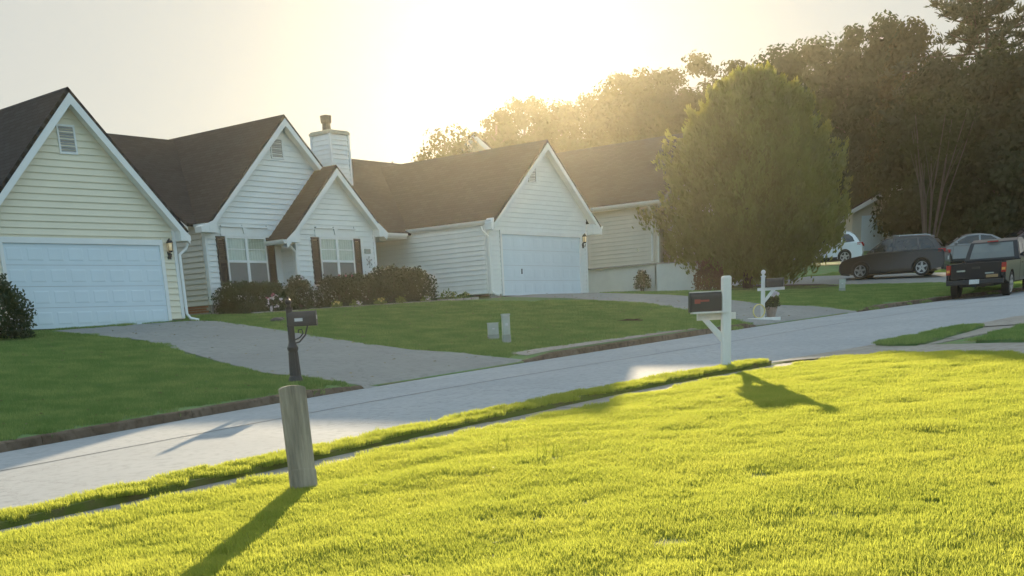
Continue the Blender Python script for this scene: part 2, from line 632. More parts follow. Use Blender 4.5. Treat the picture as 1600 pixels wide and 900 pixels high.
def strip(name, left, right, nseg, zf, off, material, label, cat, step=0.8, kind="structure"):
    """A sheet between two polylines, laid on the terrain."""
    def resample(pl, n):
        d = [0]
        for a, b in zip(pl[:-1], pl[1:]):
            d.append(d[-1] + math.dist(a, b))
        s = np.linspace(0, d[-1], n)
        return list(zip(np.interp(s, d, [p[0] for p in pl]), np.interp(s, d, [p[1] for p in pl])))
    length = max(sum(math.dist(a, b) for a, b in zip(pl[:-1], pl[1:])) for pl in (left, right))
    n = max(3, int(length / step))
    L, R = resample(left, n), resample(right, n)
    V, F = [], []
    for i in range(n):
        for j in range(nseg + 1):
            u = j / nseg
            x = L[i][0] * (1 - u) + R[i][0] * u
            y = L[i][1] * (1 - u) + R[i][1] * u
            V.append((x, y, zf(x, y) + off))
    for i in range(n - 1):
        for j in range(nseg):
            a = i * (nseg + 1) + j
            F.append([a, a + 1, a + nseg + 2, a + nseg + 1])
    o = link_mesh(name, V, F, material, smooth=True)
    if o.data.polygons[0].normal.z < 0:
        o.data.flip_normals()
    return tag(o, label, cat, kind=kind)


def build_road():
    xs = np.arange(-58, 91, 1.0)
    V, F = [], []
    nseg = 8
    for x in xs:
        a, b = yn(x), yf(x)
        for j in range(nseg + 1):
            u = j / nseg
            crown = 0.05 * (1 - (2 * u - 1) ** 2)
            V.append((x, a + (b - a) * u, zr(x) + crown))
    for i in range(len(xs) - 1):
        for j in range(nseg):
            a = i * (nseg + 1) + j
            F.append([a, a + nseg + 1, a + nseg + 2, a + 1])
    road = link_mesh("road", V, F, 'asphalt', smooth=True)
    tag(road, "grey asphalt street climbing to the right past the houses", "road", kind="structure")
    # the paving seam that runs along the middle of the street, a shallow dark bead of sealant
    sv, sf = [], []
    for x in np.arange(-20, 60, 0.5):
        a, b = yn(x), yf(x)
        yc = a + (b - a) * 0.60 + 0.02 * noise.noise(Vector((x * 0.8, 0, 0)))
        z = zr(x) + 0.05 * (1 - (0.2) ** 2) + 0.004
        w = 0.014 + 0.008 * noise.noise(Vector((x * 1.7, 4, 0)))
        sv += [(x, yc - w, z), (x, yc, z + 0.004), (x, yc + w, z)]
    for i in range(len(sv) // 3 - 1):
        for j in range(2):
            a = i * 3 + j
            sf.append([a, a + 3, a + 4, a + 1])
    link_mesh("sealed_seam", sv, sf, 'seam_dark', road)


mat('seam_dark', (0.16, 0.16, 0.16), 0.7, 0.2, 6)
build_road()

# kerb along the far side: cast segments, each an object of its own
kerb = thing("kerb", "brown stained concrete kerb along the house side of the street", "kerb")
kerb["kind"] = "structure"
KERB_GAPS = [(17.5, 22.6), (33.4, 39.3)]


def kerb_segment(x0, x1, h0=0.13, h1=0.13):
    n = 4
    V, F = [], []
    for i in range(n + 1):
        x = x0 + (x1 - x0) * i / n
        h = h0 + (h1 - h0) * i / n
        y = yf(x)
        z = zr(x)
        V += [(x, y - 0.02, z - 0.04), (x, y, z + h - 0.02), (x, y + 0.02, z + h), (x, y + 0.17, z + h + 0.004), (x, y + 0.17, z - 0.04)]
    for i in range(n):
        for j in range(4):
            a = i * 5 + j
            F.append([a, a + 5, a + 6, a + 1])
    F.append([0, 1, 2, 3, 4])
    F.append([n * 5 + k for k in (4, 3, 2, 1, 0)])
    link_mesh("kerb_segment", V, F, 'kerb_stained', kerb)


x = -50.0
while x < 74:
    x1 = min(x + 3.0, 74)
    clip = None
    for a, b in KERB_GAPS:
        if x < b and x1 > a:
            clip = (a, b)
    if clip:
        a, b = clip
        if x < a - 0.2:
            kerb_segment(x, a - 0.012, 0.13, 0.05)
        kerb_segment(a, (a + b) / 2 - 0.01, 0.028, 0.022)
        kerb_segment((a + b) / 2, b - 0.012, 0.022, 0.028)
        x = b
        kerb_segment(x, x + 1.2, 0.05, 0.13)
        x += 1.212
        continue
    kerb_segment(x, x1 - 0.012)
    x = x1

# driveways and paths on the house side
drive_a = strip("driveway", [(19.3, 30.25), (19.35, 26.5), (17.6, 21.5), (17.0, 19.5), (17.35, yf(17.35) - .12)],
                [(23.7, 30.25), (24.2, 29.4), (23.3, 26.0), (22.7, 23.6), (22.0, 20.2), (22.3, 18.4), (22.75, yf(22.75) - .12)],
                8, gz, 0.022, 'driveway_grey', "grey driveway flaring from the street to the cream garage", "driveway", step=.12)
drive_b = strip("driveway", [(37.9, 30.15), (38.6, 27.5), (37.6, 23.3), (35.2, 20.2), (33.3, yf(33.3) - .12)],
                [(43.4, 30.15), (43.0, 26.0), (41.0, 22.6), (39.2, 19.9), (39.3, yf(39.3) - .12)],
                8, gz, 0.022, 'driveway_grey', "grey driveway leading from the street to the white garage", "driveway", step=.12)
strip("driveway", [(52.5, 28.5), (53.3, 22), (53.5, 16.5)], [(60.5, 28.5), (60.8, 22), (60.6, 11.5)], 8, gz, 0.022, 'driveway_grey',
      "far driveway under the grey parked car", "driveway")
strip("drain_apron", [(23.0, 18.1), (25.0, 18.05), (28.0, 17.95), (30.6, 17.8)], [(23.0, 17.62), (25.0, 17.62), (28.0, 17.62), (30.6, 17.6)], 3, gz, 0.018,
      'concrete_pale', "pale concrete strip behind the kerb below the middle lawn", "path")

# near side: sidewalk slabs, driveway aprons
walk = thing("sidewalk", "narrow pale concrete sidewalk between grass verge and front lawn", "sidewalk")
walk["kind"] = "structure"
x = -30.0
while x < 58:
    x1 = x + 1.5
    V = []
    dz = 0.008 * random.uniform(-1, 1)
    for xx in (x + 0.006, x1 - 0.006):
        e = yn(xx)
        for yy in (e - 1.36, e - 0.50):
            V += [(xx, yy, gz(xx, yy) + 0.02 + dz), (xx, yy, gz(xx, yy) - 0.05)]
    link_mesh("slab", V, [[0, 4, 6, 2], [1, 3, 7, 5], [0, 1, 5, 4], [2, 6, 7, 3], [0, 2, 3, 1], [4, 5, 7, 6]], 'concrete_pale', walk)
    x = x1
strip("driveway_apron", [(19.6, 10.0), (20.6, 8.7), (19.6, 6.2), (18.1, 1.0), (15.8, -9.0)], [(23.2, 9.5), (22.35, 8.3), (22.05, 6.5), (21.5, 1.0), (20.1, -9.0)], 6, gz, 0.034, 'concrete_pale',
      "pale concrete driveway between the sunlit lawn and the dark grass corner", "driveway")
strip("driveway_apron", [(26.7, 9.42), (27.3, 8.6), (27.7, 6.0), (27.5, -9.0)], [(32.6, 9.3), (31.6, 8.4), (31.4, 6.0), (31.2, -9.0)], 6, gz, 0.034, 'concrete_pale',
      "second pale concrete driveway beyond the dark grass corner", "driveway")


def turf(name, outline, h, material, label, cat, cell=0.5, wave=True, kind="structure"):
    """Raised turf: a draped grid cut to the outline, with a skirt down to the soil."""
    ol = [Vector((p[0], p[1])) for p in outline]
    # densify the outline
    dl = []
    for a, b in zip(ol, ol[1:] + ol[:1]):
        n = max(1, int((b - a).length / cell))
        dl += [a + (b - a) * (i / n) for i in range(n)]
    from mathutils.geometry import delaunay_2d_cdt, intersect_point_line
    inner = []
    x0, x1 = min(p.x for p in dl), max(p.x for p in dl)
    y0, y1 = min(p.y for p in dl), max(p.y for p in dl)
    for xx in np.arange(x0, x1, cell):
        for yy in np.arange(y0, y1, cell):
            if inside(xx, yy, dl) and all((Vector((xx, yy)) - q).length > cell * 0.6 for q in dl if abs(q.x - xx) < cell and abs(q.y - yy) < cell):
                inner.append(Vector((xx, yy)))
    n = len(dl)
    vs, es, fs, *_ = delaunay_2d_cdt(dl + inner, [(i, (i + 1) % n) for i in range(n)], [], 1, 1e-5)
    V, F = [], []
    for p in vs:
        V.append((p.x, p.y, gz(p.x, p.y) + h + (lawn_wave(p.x, p.y) if wave else 0)))
    F = [list(f) for f in fs]
    b = len(V)
    for p in dl:
        V.append((p.x, p.y, gz(p.x, p.y) + h + (lawn_wave(p.x, p.y) if wave else 0)))
        V.append((p.x, p.y, gz(p.x, p.y) - 0.06))
    for i in range(n):
        j = (i + 1) % n
        F.append([b + 2 * i, b + 2 * i + 1, b + 2 * j + 1, b + 2 * j])
    o = link_mesh(name, V, F, material, smooth=False)
    return tag(o, label, cat, kind=kind)


def inside(x, y, poly):
    c = False
    j = len(poly) - 1
    for i in range(len(poly)):
        xi, yi, xj, yj = poly[i][0], poly[i][1], poly[j][0], poly[j][1]
        if (yi > y) != (yj > y) and x < (xj - xi) * (y - yi) / (yj - yi) + xi:
            c = not c
        j = i
    return c


LAWN = [(xx, yn(xx) - 1.06) for xx in np.arange(-8, 17.1, 1.0)] + [(18.4, 9.02), (19.9, 9.0), (20.6, 8.45), (20.1, 7.0), (19.5, 5.8), (17.9, 1.0), (15.6, -9.0), (-8, -9)]
VERGE = [(xx, yn(xx) - 0.03) for xx in np.arange(-12, 19.1, 1.0)] + [(19.3, yn(19.3) - 0.4)] + [(xx, yn(xx) - 0.50) for xx in np.arange(18.5, -12.1, -1.0)]
ISLAND = [(22.75, 9.38), (22.4, 9.0), (22.2, 8.42), (24.5, 8.62), (27.0, 8.85), (26.9, 9.36), (25, 9.42)]
CORNER = [(22.3, 7.42), (21.95, 6.5), (21.4, 1.0), (20.0, -8), (27.4, -8), (27.6, 6.2), (26.8, 7.72), (24.8, 7.62)]
CORNER2 = [(32.0, 8.0), (31.6, 6.0), (31.5, -8), (60, -8), (54, 2.6), (48, 5.0), (42, 6.7), (36, 7.7)]
ISLAND2 = [(33.3, yn(33.3) - 0.06), (32.6, 8.9), (33.5, 8.6), (36, yn(36) - 0.6), (42, yn(42) - .6), (48, yn(48) - .6), (48, yn(48) - .06), (42, yn(42) - .06), (36, yn(36) - .06)]
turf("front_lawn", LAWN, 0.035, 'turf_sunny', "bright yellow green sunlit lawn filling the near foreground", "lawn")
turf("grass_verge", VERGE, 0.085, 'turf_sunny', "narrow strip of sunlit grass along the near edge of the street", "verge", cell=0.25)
turf("grass_verge", ISLAND, 0.08, 'turf', "dark green grass island between street and sidewalk on the right", "verge", cell=0.3)
turf("grass_corner", CORNER, 0.09, 'turf', "dark green grass corner beside the pale concrete driveway", "lawn", cell=0.5)
turf("grass_corner", CORNER2, 0.09, 'turf', "far grass corner beyond the second pale driveway", "lawn", cell=0.8)
turf("grass_verge", ISLAND2, 0.08, 'turf', "far grass verge along the bend of the street", "verge", cell=0.4)

# ------------------------------------------------------------------ houses


def shear_uv(o, du, dv):
    """UVs in metres along two directions, for the shingle courses."""
    me = o.data
    uvl = me.uv_layers.new(name="UVMap")
    du, dv = Vector(du), Vector(dv)
    for lp in me.loops:
        c = me.vertices[lp.vertex_index].co
        uvl.data[lp.index].uv = (c.dot(du), c.dot(dv))


BOARD_CACHE = {}


def board_mesh(ua, ub, uc, ud, h, material):
    """Lap board: bottom edge ua..ub, top edge uc..ud (relative), height h; bottom edge stands proud."""
    key = tuple(round(q, 3) for q in (ua, ub, uc, ud, h)) + (material,)
    if key in BOARD_CACHE:
        return BOARD_CACHE[key]
    p0, p1 = 0.034, 0.004
    V = [(ua, -p0, 0), (ub, -p0, 0), (ud, -p1, h), (uc, -p1, h), (ua, 0.0, 0), (ub, 0.0, 0), (ud, 0.0, h), (uc, 0.0, h), (ua, -p0 + 0.004, -0.012), (ub, -p0 + 0.004, -0.012)]
    F = [[0, 1, 2, 3], [8, 9, 1, 0], [4, 5, 9, 8], [7, 6, 5, 4][::-1], [3, 2, 6, 7], [4, 8, 0, 3, 7], [5, 6, 2, 1, 9]]
    me = bpy.data.meshes.new("siding_board")
    me.from_pydata(V, [], F)
    me.materials.append(M[material])
    me.update()
    BOARD_CACHE[key] = me
    return me


def span_at(poly, z):
    """u-interval of a convex outline (u, z) at height z."""
    us = []
    n = len(poly)
    for i in range(n):
        (u0, z0), (u1, z1) = poly[i], poly[(i + 1) % n]
        if (z0 <= z <= z1) or (z1 <= z <= z0):
            if abs(z1 - z0) < 1e-9:
                us += [u0, u1]
            else:
                us.append(u0 + (u1 - u0) * (z - z0) / (z1 - z0))
    return (min(us), max(us)) if us else None


def siding_wall(parent, org, ang, outline, openings, material, pitch=0.165, name="wall", thick=0.12):
    """A wall part with its lap boards as sub-parts. Local frame: u along the wall, boards face -normal."""
    ca, sa = math.cos(ang), math.sin(ang)

    def P(u, w, z):
        return (org[0] + u * ca - w * sa, org[1] + u * sa + w * ca, z)
    mb = MB()
    e = Vector(P(0, thick, 0)) - Vector(P(0, 0, 0))
    mb.prism([P(u, 0.001, z) for u, z in outline], e)
    wall = mb.build(name, material, parent)
    zs = [z for u, z in outline]
    z0, z1 = min(zs), max(zs)
    z = z0
    while z < z1 - 0.03:
        zt = min(z + pitch, z1 - 0.004)
        a, b = span_at(outline, z + 1e-4), span_at(outline, zt - 1e-4)
        if a and b:
            segs = [(a[0], a[1])]
            for (o0, o1, p0, p1) in openings:
                if p0 < zt - 0.02 and p1 > z + 0.02:
                    ns = []
                    for s0, s1 in segs:
                        if o0 > s0:
                            ns.append((s0, min(s1, o0)))
                        if o1 < s1:
                            ns.append((max(s0, o1), s1))
                    segs = ns
            for s0, s1 in segs:
                if s1 - s0 < 0.04:
                    continue
                t0 = b[0] if abs(s0 - a[0]) < 1e-6 else s0
                t1 = b[1] if abs(s1 - a[1]) < 1e-6 else s1
                t1 = max(t1, t0 + 0.005)
                me = board_mesh(0, s1 - s0, t0 - s0, t1 - s0, zt - z, material)
                o = link_obj("siding_board", me, wall, P(s0, 0, z))
                o.rotation_euler = (0, 0, ang)
        z = zt
    return wall, P


def roof_slab(parent, p_eave0, p_eave1, p_ridge1, p_ridge0, thick=0.10, name="roof"):
    """One roof slope; the four corners lie on its top face."""
    P = [Vector(p) for p in (p_eave0, p_eave1, p_ridge1, p_ridge0)]
    nrm = (P[1] - P[0]).cross(P[3] - P[0]).normalized()
    if nrm.z < 0:
        P = [P[1], P[0], P[3], P[2]]
        nrm = -nrm
    mb = MB()
    mb.prism(P, -nrm * thick)
    o = mb.build(name, 'shingles', parent)
    du = (P[1] - P[0]).normalized()
    dv = nrm.cross(du)
    shear_uv(o, du, dv)
    return o


def box_along(P, u0, u1, w0, w1, z0, z1):
    mb = MB()
    mb.prism([P(u0, w0, z0), P(u1, w0, z0), P(u1, w1, z0), P(u0, w1, z0)], (0, 0, z1 - z0))
    return mb


def rake_board(parent, P, ue, ze, ua, za, w, name="rake_board", depth=0.20, t=0.035, drop=0.0):
    """White fascia under one sloping gable edge, from the eave (ue, ze) to the apex (ua, za)."""
    mb = MB()
    mb.prism([P(ue, w, ze - drop), P(ua, w, za - drop), P(ua, w, za - drop - depth * 1.3), P(ue, w, ze - drop - depth)], Vector(P(0, t, 0)) - Vector(P(0, 0, 0)))
    return mb.build(name, 'trim_white', parent)


def soffit(parent, P, ue, ze, ua, za, w0, w1):
    mb = MB()
    mb.prism([P(ue, w0, ze), P(ua, w0, za), P(ua, w1, za), P(ue, w1, ze)], (0, 0, -0.02))
    return mb.build("soffit", 'trim_white', parent)


def gable_vent(parent, P, u0, u1, z0, z1):
    mb = MB()
    w = -0.05
    for a, b, c, d in ((u0 - .05, u1 + .05, z1, z1 + .05), (u0 - .05, u1 + .05, z0 - .05, z0), (u0 - .05, u0, z0, z1), (u1, u1 + .05, z0, z1)):
        m2 = box_along(P, a, b, w, -0.002, c, d)
        off = len(mb.v)
        mb.v += m2.v
        mb.f += [[i + off for i in f] for f in m2.f]
    fr = mb.build("gable_vent", 'trim_white', parent)
    z = z0
    while z < z1 - 0.03:
        sl = MB()
        sl.prism([P(u0, -0.045, z), P(u1, -0.045, z), P(u1, -0.012, z + 0.045), P(u0, -0.012, z + 0.045)], (0, 0, 0.008))
        sl.build("slat", 'vent_grey', fr)
        z += 0.055


def garage_door(parent, P, u0, u1, z0, z1, material, cols=8, rows=4, proud=0.007):
    """Sectional door set back in its frame: slab, sections with dark joints and raised panels."""
    mb = box_along(P, u0, u1, -0.012, 0.0, z0, z1)
    door = mb.build("garage_door", 'vent_grey', parent)
    sh = (z1 - z0) / rows
    for r in range(rows):
        za = z0 + r * sh
        sec = box_along(P, u0, u1, -0.030, -0.012, za + 0.004, za + sh - 0.004).build("door_section", material, door)
        cw = (u1 - u0) / cols
        for c in range(cols):
            ua = u0 + c * cw + cw * 0.12
            ub = u0 + (c + 1) * cw - cw * 0.12
            z_a, z_b = za + sh * 0.20, za + sh * 0.80
            b = MB()
            i = 0.03
            lo = [P(ua, -0.0302, z_a), P(ub, -0.0302, z_a), P(ub, -0.0302, z_b), P(ua, -0.0302, z_b)]
            hi = [P(ua + i, -0.030 - proud, z_a + i), P(ub - i, -0.030 - proud, z_a + i), P(ub - i, -0.030 - proud, z_b - i), P(ua + i, -0.030 - proud, z_b - i)]
            b.v += [Vector(q) for q in lo + hi]
            b.f += [[4, 5, 6, 7], [0, 1, 5, 4], [1, 2, 6, 5], [2, 3, 7, 6], [3, 0, 4, 7]]
            b.build("door_panel", material, door)
    # casing
    for nm, q in (("door_casing", (u0 - 0.10, u0, z0, z1)), ("door_casing", (u1, u1 + 0.10, z0, z1)), ("door_header", (u0 - 0.10, u1 + 0.10, z1, z1 + 0.14))):
        box_along(P, q[0], q[1], -0.075, -0.002, q[2], q[3]).build(nm, 'trim_white', parent)
    # weather strip along the floor
    box_along(P, u0, u1, -0.034, -0.012, z0 - 0.03, z0).build("weather_strip", 'rubber', parent)
    return door


def twin_window(parent, P, u0, u1, z0, z1):
    """Two double-hung sashes side by side, curtains above, insect screens below, shutters and a header."""
    fr = MB()

    def add(m2, a, b, c, d, w0=-0.075, w1=-0.002):
        q = box_along(P, a, b, w0, w1, c, d)
        off = len(m2.v)
        m2.v += q.v
        m2.f += [[i + off for i in f] for f in q.f]
    um = (u0 + u1) / 2
    zm = (z0 + z1) / 2
    t = 0.05
    add(fr, u0, u0 + t, z0, z1)
    add(fr, u1 - t, u1, z0, z1)
    add(fr, um - t, um + t, z0 + t, z1 - t, -0.08)
    add(fr, u0 + t, u1 - t, z1 - t, z1)
    add(fr, u0 + t, u1 - t, z0, z0 + t)
    for a, b in ((u0 + t, um - t), (um + t, u1 - t)):
        add(fr, a, b, zm - 0.035, zm + 0.035, -0.072)
    wnd = fr.build("window", 'trim_white', parent)
    for a, b in ((u0 + t, um - t), (um + t, u1 - t)):
        box_along(P, a, b, -0.006, -0.003, z0 + t, z1 - t).build("dark_room_plate", 'room_dark', wnd)  # dark plate standing in for the unlit room behind the sash
        box_along(P, a, b, -0.038, -0.035, zm + 0.035, z1 - t).build("pane", 'window_glass', wnd)
        box_along(P, a, b, -0.050, -0.046, z0 + t, zm - 0.035).build("insect_screen", 'screen_grey', wnd)
        box_along(P, a, b, -0.050, -0.042, (zm + z1) / 2 - 0.011, (zm + z1) / 2 + 0.011).build("muntin", 'trim_white', wnd)
        # curtain: a wavy sheet behind the upper pane
        V, F = [], []
        n = 44
        for i in range(n + 1):
            uu = a + (b - a) * i / n
            ww = -0.021 + 0.009 * math.sin(i * 0.95 + a * 7) + 0.002 * math.sin(i * 0.41)
            V += [P(uu, ww, zm + 0.03), P(uu, ww, z1 - t)]
        for i in range(n):
            F.append([2 * i, 2 * i + 2, 2 * i + 3, 2 * i + 1])
        link_mesh("curtain", V, F, 'curtain', wnd, smooth=True)
    sw = 0.34
    for a, b in ((u0 - 0.02 - sw, u0 - 0.02), (u1 + 0.02, u1 + 0.02 + sw)):
        sb = MB()
        add(sb, a, a + 0.05, z0, z1, -0.065, -0.004)
        add(sb, b - 0.05, b, z0, z1, -0.065, -0.004)
        for zz in (z0, zm - 0.04, z1 - 0.08):
            add(sb, a + 0.05, b - 0.05, zz, zz + 0.08, -0.062, -0.004)
        shut = sb.build("shutter", 'shutter_brown', parent)
        lv = MB()
        z = z0 + 0.09
        while z < z1 - 0.09:
            lv.prism([P(a + 0.05, -0.052, z), P(b - 0.05, -0.052, z), P(b - 0.05, -0.022, z + 0.045), P(a + 0.05, -0.022, z + 0.045)], (0, 0, 0.012))
            z += 0.055
        o = lv.build("louvers", 'shutter_brown', shut)
    box_along(P, u0 - 0.14, u1 + 0.14, -0.042, -0.002, z1 + 0.015, z1 + 0.28).build("window_header", 'trim_white', parent)
    box_along(P, u0 - 0.14, u1 + 0.14, -0.095, -0.002, z1 + 0.282, z1 + 0.325).build("header_moulding", 'trim_white', parent)
    k = MB()
    k.prism([P(um - 0.06, -0.09, z1 + 0.10), P(um + 0.06, -0.09, z1 + 0.10), P(um + 0.10, -0.09, z1 + 0.345), P(um - 0.10, -0.09, z1 + 0.345)], Vector(P(0, 0.085, 0)) - Vector(P(0, 0, 0)))
    k.build("keystone", 'trim_white', parent)


def gutter(parent, a, b, nout, name="gutter"):
    """K-style gutter from a to b (top back edge); nout: horizontal outward direction."""
    a, b, n = Vector(a), Vector(b), Vector(nout).normalized()
    prof = [(0, 0), (0, -0.13), (0.07, -0.13), (0.12, -0.06), (0.13, 0.0), (0.115, 0.0), (0.10, -0.05), (0.02, -0.1)]
    mb = MB()
    mb.prism([a + n * q[0] + Vector((0, 0, q[1])) for q in prof], b - a)
    return mb.build(name, 'trim_white', parent)


def downspout(parent, pts, name="downspout", r=0.045):
    mb = MB()
    mb.tube(pts, [r] * len(pts), 6)
    return mb.build(name, 'trim_white', parent, smooth=False)


def corner_trim(parent, P, u, z0, z1, side):
    """L-shaped corner board at the end of a wall."""
    a, b = (u - 0.09, u + 0.012) if side > 0 else (u - 0.012, u + 0.09)
    return box_along(P, a, b, -0.045, 0.02, z0, z1).build("corner_board", 'trim_white', parent)


def wall_lamp(parent, P, u, z):
    mb = MB()
    c = Vector(P(u, -0.12, z))
    bk = MB()
    bk.prism([P(u - 0.05, -0.045, z - 0.22), P(u + 0.05, -0.045, z - 0.22), P(u + 0.05, -0.045, z - 0.02), P(u - 0.05, -0.045, z - 0.02)], Vector(P(0, 0.04, 0)) - Vector(P(0, 0, 0)))
    bk.tube([P(u, -0.05, z - 0.14), P(u, -0.13, z - 0.16), P(u, -0.15, z - 0.08)], 0.014, 6)
    bk.tube([c + Vector((0, 0, 0.20)), c + Vector((0, 0, 0.26)), c + Vector((0, 0, 0.32))], [0.10, 0.07, 0.012], 8)
    bk.tube([c + Vector((0, 0, -0.04)), c + Vector((0, 0, 0.0))], [0.05, 0.07], 8)
    for k in range(4):
        a = k * math.pi / 2 + 0.4
        bk.tube([c + Vector((0.065 * math.cos(a), 0.065 * math.sin(a), 0.0)), c + Vector((0.085 * math.cos(a), 0.085 * math.sin(a), 0.2))], 0.007, 4)
    lm = bk.build("wall_lamp", 'iron_black', parent)
    g = MB()
    g.tube([c + Vector((0, 0, 0.005)), c + Vector((0, 0, 0.195))], [0.055, 0.075], 10)
    g.build("lamp_glass", 'lamp_glow', lm, smooth=True)
    return lm


m_, n_, l_, p_ = new_mat('lamp_glow')
p_.inputs['Base Color'].default_value = (0.7, 0.6, 0.4, 1)
p_.inputs['Emission Color'].default_value = (1.0, 0.72, 0.35, 1)
p_.inputs['Emission Strength'].default_value = 0.10
M['lamp_glow'] = m_


def bricks(parent, P, u0, u1, z0, rows, name="foundation"):
    """Brick plinth: mortar backing with single bricks."""
    back = box_along(P, u0, u1, 0.0, 0.10, z0 - 0.3, z0 + rows * 0.075).build(name, 'mortar', parent)
    key = 'brick_mesh'
    if key not in BOARD_CACHE:
        mb = MB()
        mb.box(0, 0.195, -0.012, 0.05, 0, 0.062)
        me = bpy.data.meshes.new("brick")
        me.from_pydata([tuple(v) for v in mb.v], [], mb.f)
        me.materials.append(M['brick_red'])
        BOARD_CACHE[key] = me
    ang = math.atan2(P(1, 0, 0)[1] - P(0, 0, 0)[1], P(1, 0, 0)[0] - P(0, 0, 0)[0])
    for r in range(rows):
        u = u0 + (0.1 if r % 2 else 0)
        while u < u1 - 0.19:
            o = link_obj("brick", BOARD_CACHE[key], back, P(u, random.uniform(-0.002, 0.002), z0 + r * 0.075))
            o.rotation_euler = (0, 0, ang)
            u += 0.207


def fascia(parent, a, b, nout, h=0.18):
    a, b, n = Vector(a), Vector(b), Vector(nout).normalized()
    mb = MB()
    mb.prism([a, b, b + Vector((0, 0, -h)), a + Vector((0, 0, -h))], n * 0.025)
    return mb.build("fascia", 'trim_white', parent)


# ---------------- house A: the cream garage house on the left
A_ANG = RAD(-4.512)
HA = thing("cream_house", "cream sided house with white garage door at the left edge", "house", (23.11, 30.46, 0.0), A_ANG)


def PA(u, w, z):
    return (u, w, z)


def house_a():
    z0, ze, za = 0.93, 3.05, 6.36
    uc, hw = -2.25, 2.80
    ul, ur = uc - hw, uc + hw
    slope = (6.57 - 3.22) / 3.10
    zwall = za - slope * hw
    outline = [(ul, z0), (ur, z0), (ur, zwall), (uc, za), (ul, zwall)]
    wall, P = siding_wall(HA, (0, 0), 0, outline, [(-4.66, 0.10, 0.5, 3.02)], 'vinyl_cream')
    # the other walls
    siding_wall(HA, (ur, 0.0), math.pi / 2, [(0.125, z0), (12, z0), (12, zwall), (0.125, zwall)], [], 'vinyl_cream')
    mb = MB()
    mb.box(ul, ul + 0.12, 0.125, 12, z0, zwall)
    mb.prism([(ul, 12, z0), (ur, 12, z0), (ur, 12, zwall), (uc, 12, za), (ul, 12, zwall)], (0, 0.12, 0))
    mb.build("back_wall", 'vinyl_cream', HA)
    garage_door(HA, P, -4.56, 0.0, 0.76, 2.86, 'door_white')
    box_along(P, ul + 0.01, -4.66, 0.005, 0.1, 0.3, z0).build("foundation", 'grey_block', HA)
    box_along(P, 0.10, ur - 0.01, 0.005, 0.1, 0.3, z0).build("foundation", 'grey_block', HA)
    corner_trim(HA, P, ur, z0, zwall - 0.05, 1)
    corner_trim(HA, P, ul, z0, zwall - 0.05, -1)
    # roof: overhang 0.28 at the front
    zr_, ztop = 6.57, 6.57
    ovh = 3.10
    for s in (-1, 1):
        roof_slab(HA, (uc + s * ovh, -0.32, zr_ - slope * ovh), (uc + s * ovh, 12.3, zr_ - slope * ovh), (uc, 12.3, zr_), (uc, -0.32, zr_))
        rake_board(HA, P, uc + s * (ovh - 0.01), zr_ - slope * (ovh - 0.01) - 0.14, uc, zr_ - 0.14, -0.345)
        soffit(HA, P, uc + s * (ovh - 0.03), zr_ - slope * (ovh - 0.03) - 0.30, uc, zr_ - 0.30, -0.31, -0.03)
        gutter(HA, (uc + s * ovh, 0.0, zr_ - slope * ovh - 0.03), (uc + s * ovh, 12.2, zr_ - slope * ovh - 0.03), (s, 0, 0))
        # boxed eave return
        mb = MB()
        u_in, u_out = uc + s * (hw + 0.0), uc + s * (ovh + 0.02)
        mb.prism([(u_in, -0.34, 2.97), (u_out, -0.34, 2.97), (u_out, -0.34, 3.10), (u_in, -0.34, 3.36)], (0, 0.36, 0))
        mb.build("eave_return", 'trim_white', HA)
    gable_vent(HA, P, -2.53, -2.12, 5.08, 5.68)
    wall_lamp(HA, P, 0.30, 2.72)
    xo = ur + 0.05
    downspout(HA, [(ur + 0.34, -0.10, 2.92), (ur + 0.28, -0.09, 2.78), (xo, -0.09, 2.62), (xo, -0.09, 1.05), (xo + 0.06, -0.16, 0.92), (xo + 0.24, -0.30, 0.86)])


house_a()

# ---------------- house B: the white house with two gables, chimney and garage wing
HB = thing("white_gabled_house", "white sided house with two front gables, chimney and garage wing", "house", (35.0, 33.6, 0.0))
BX, BY = 35.0, 33.6


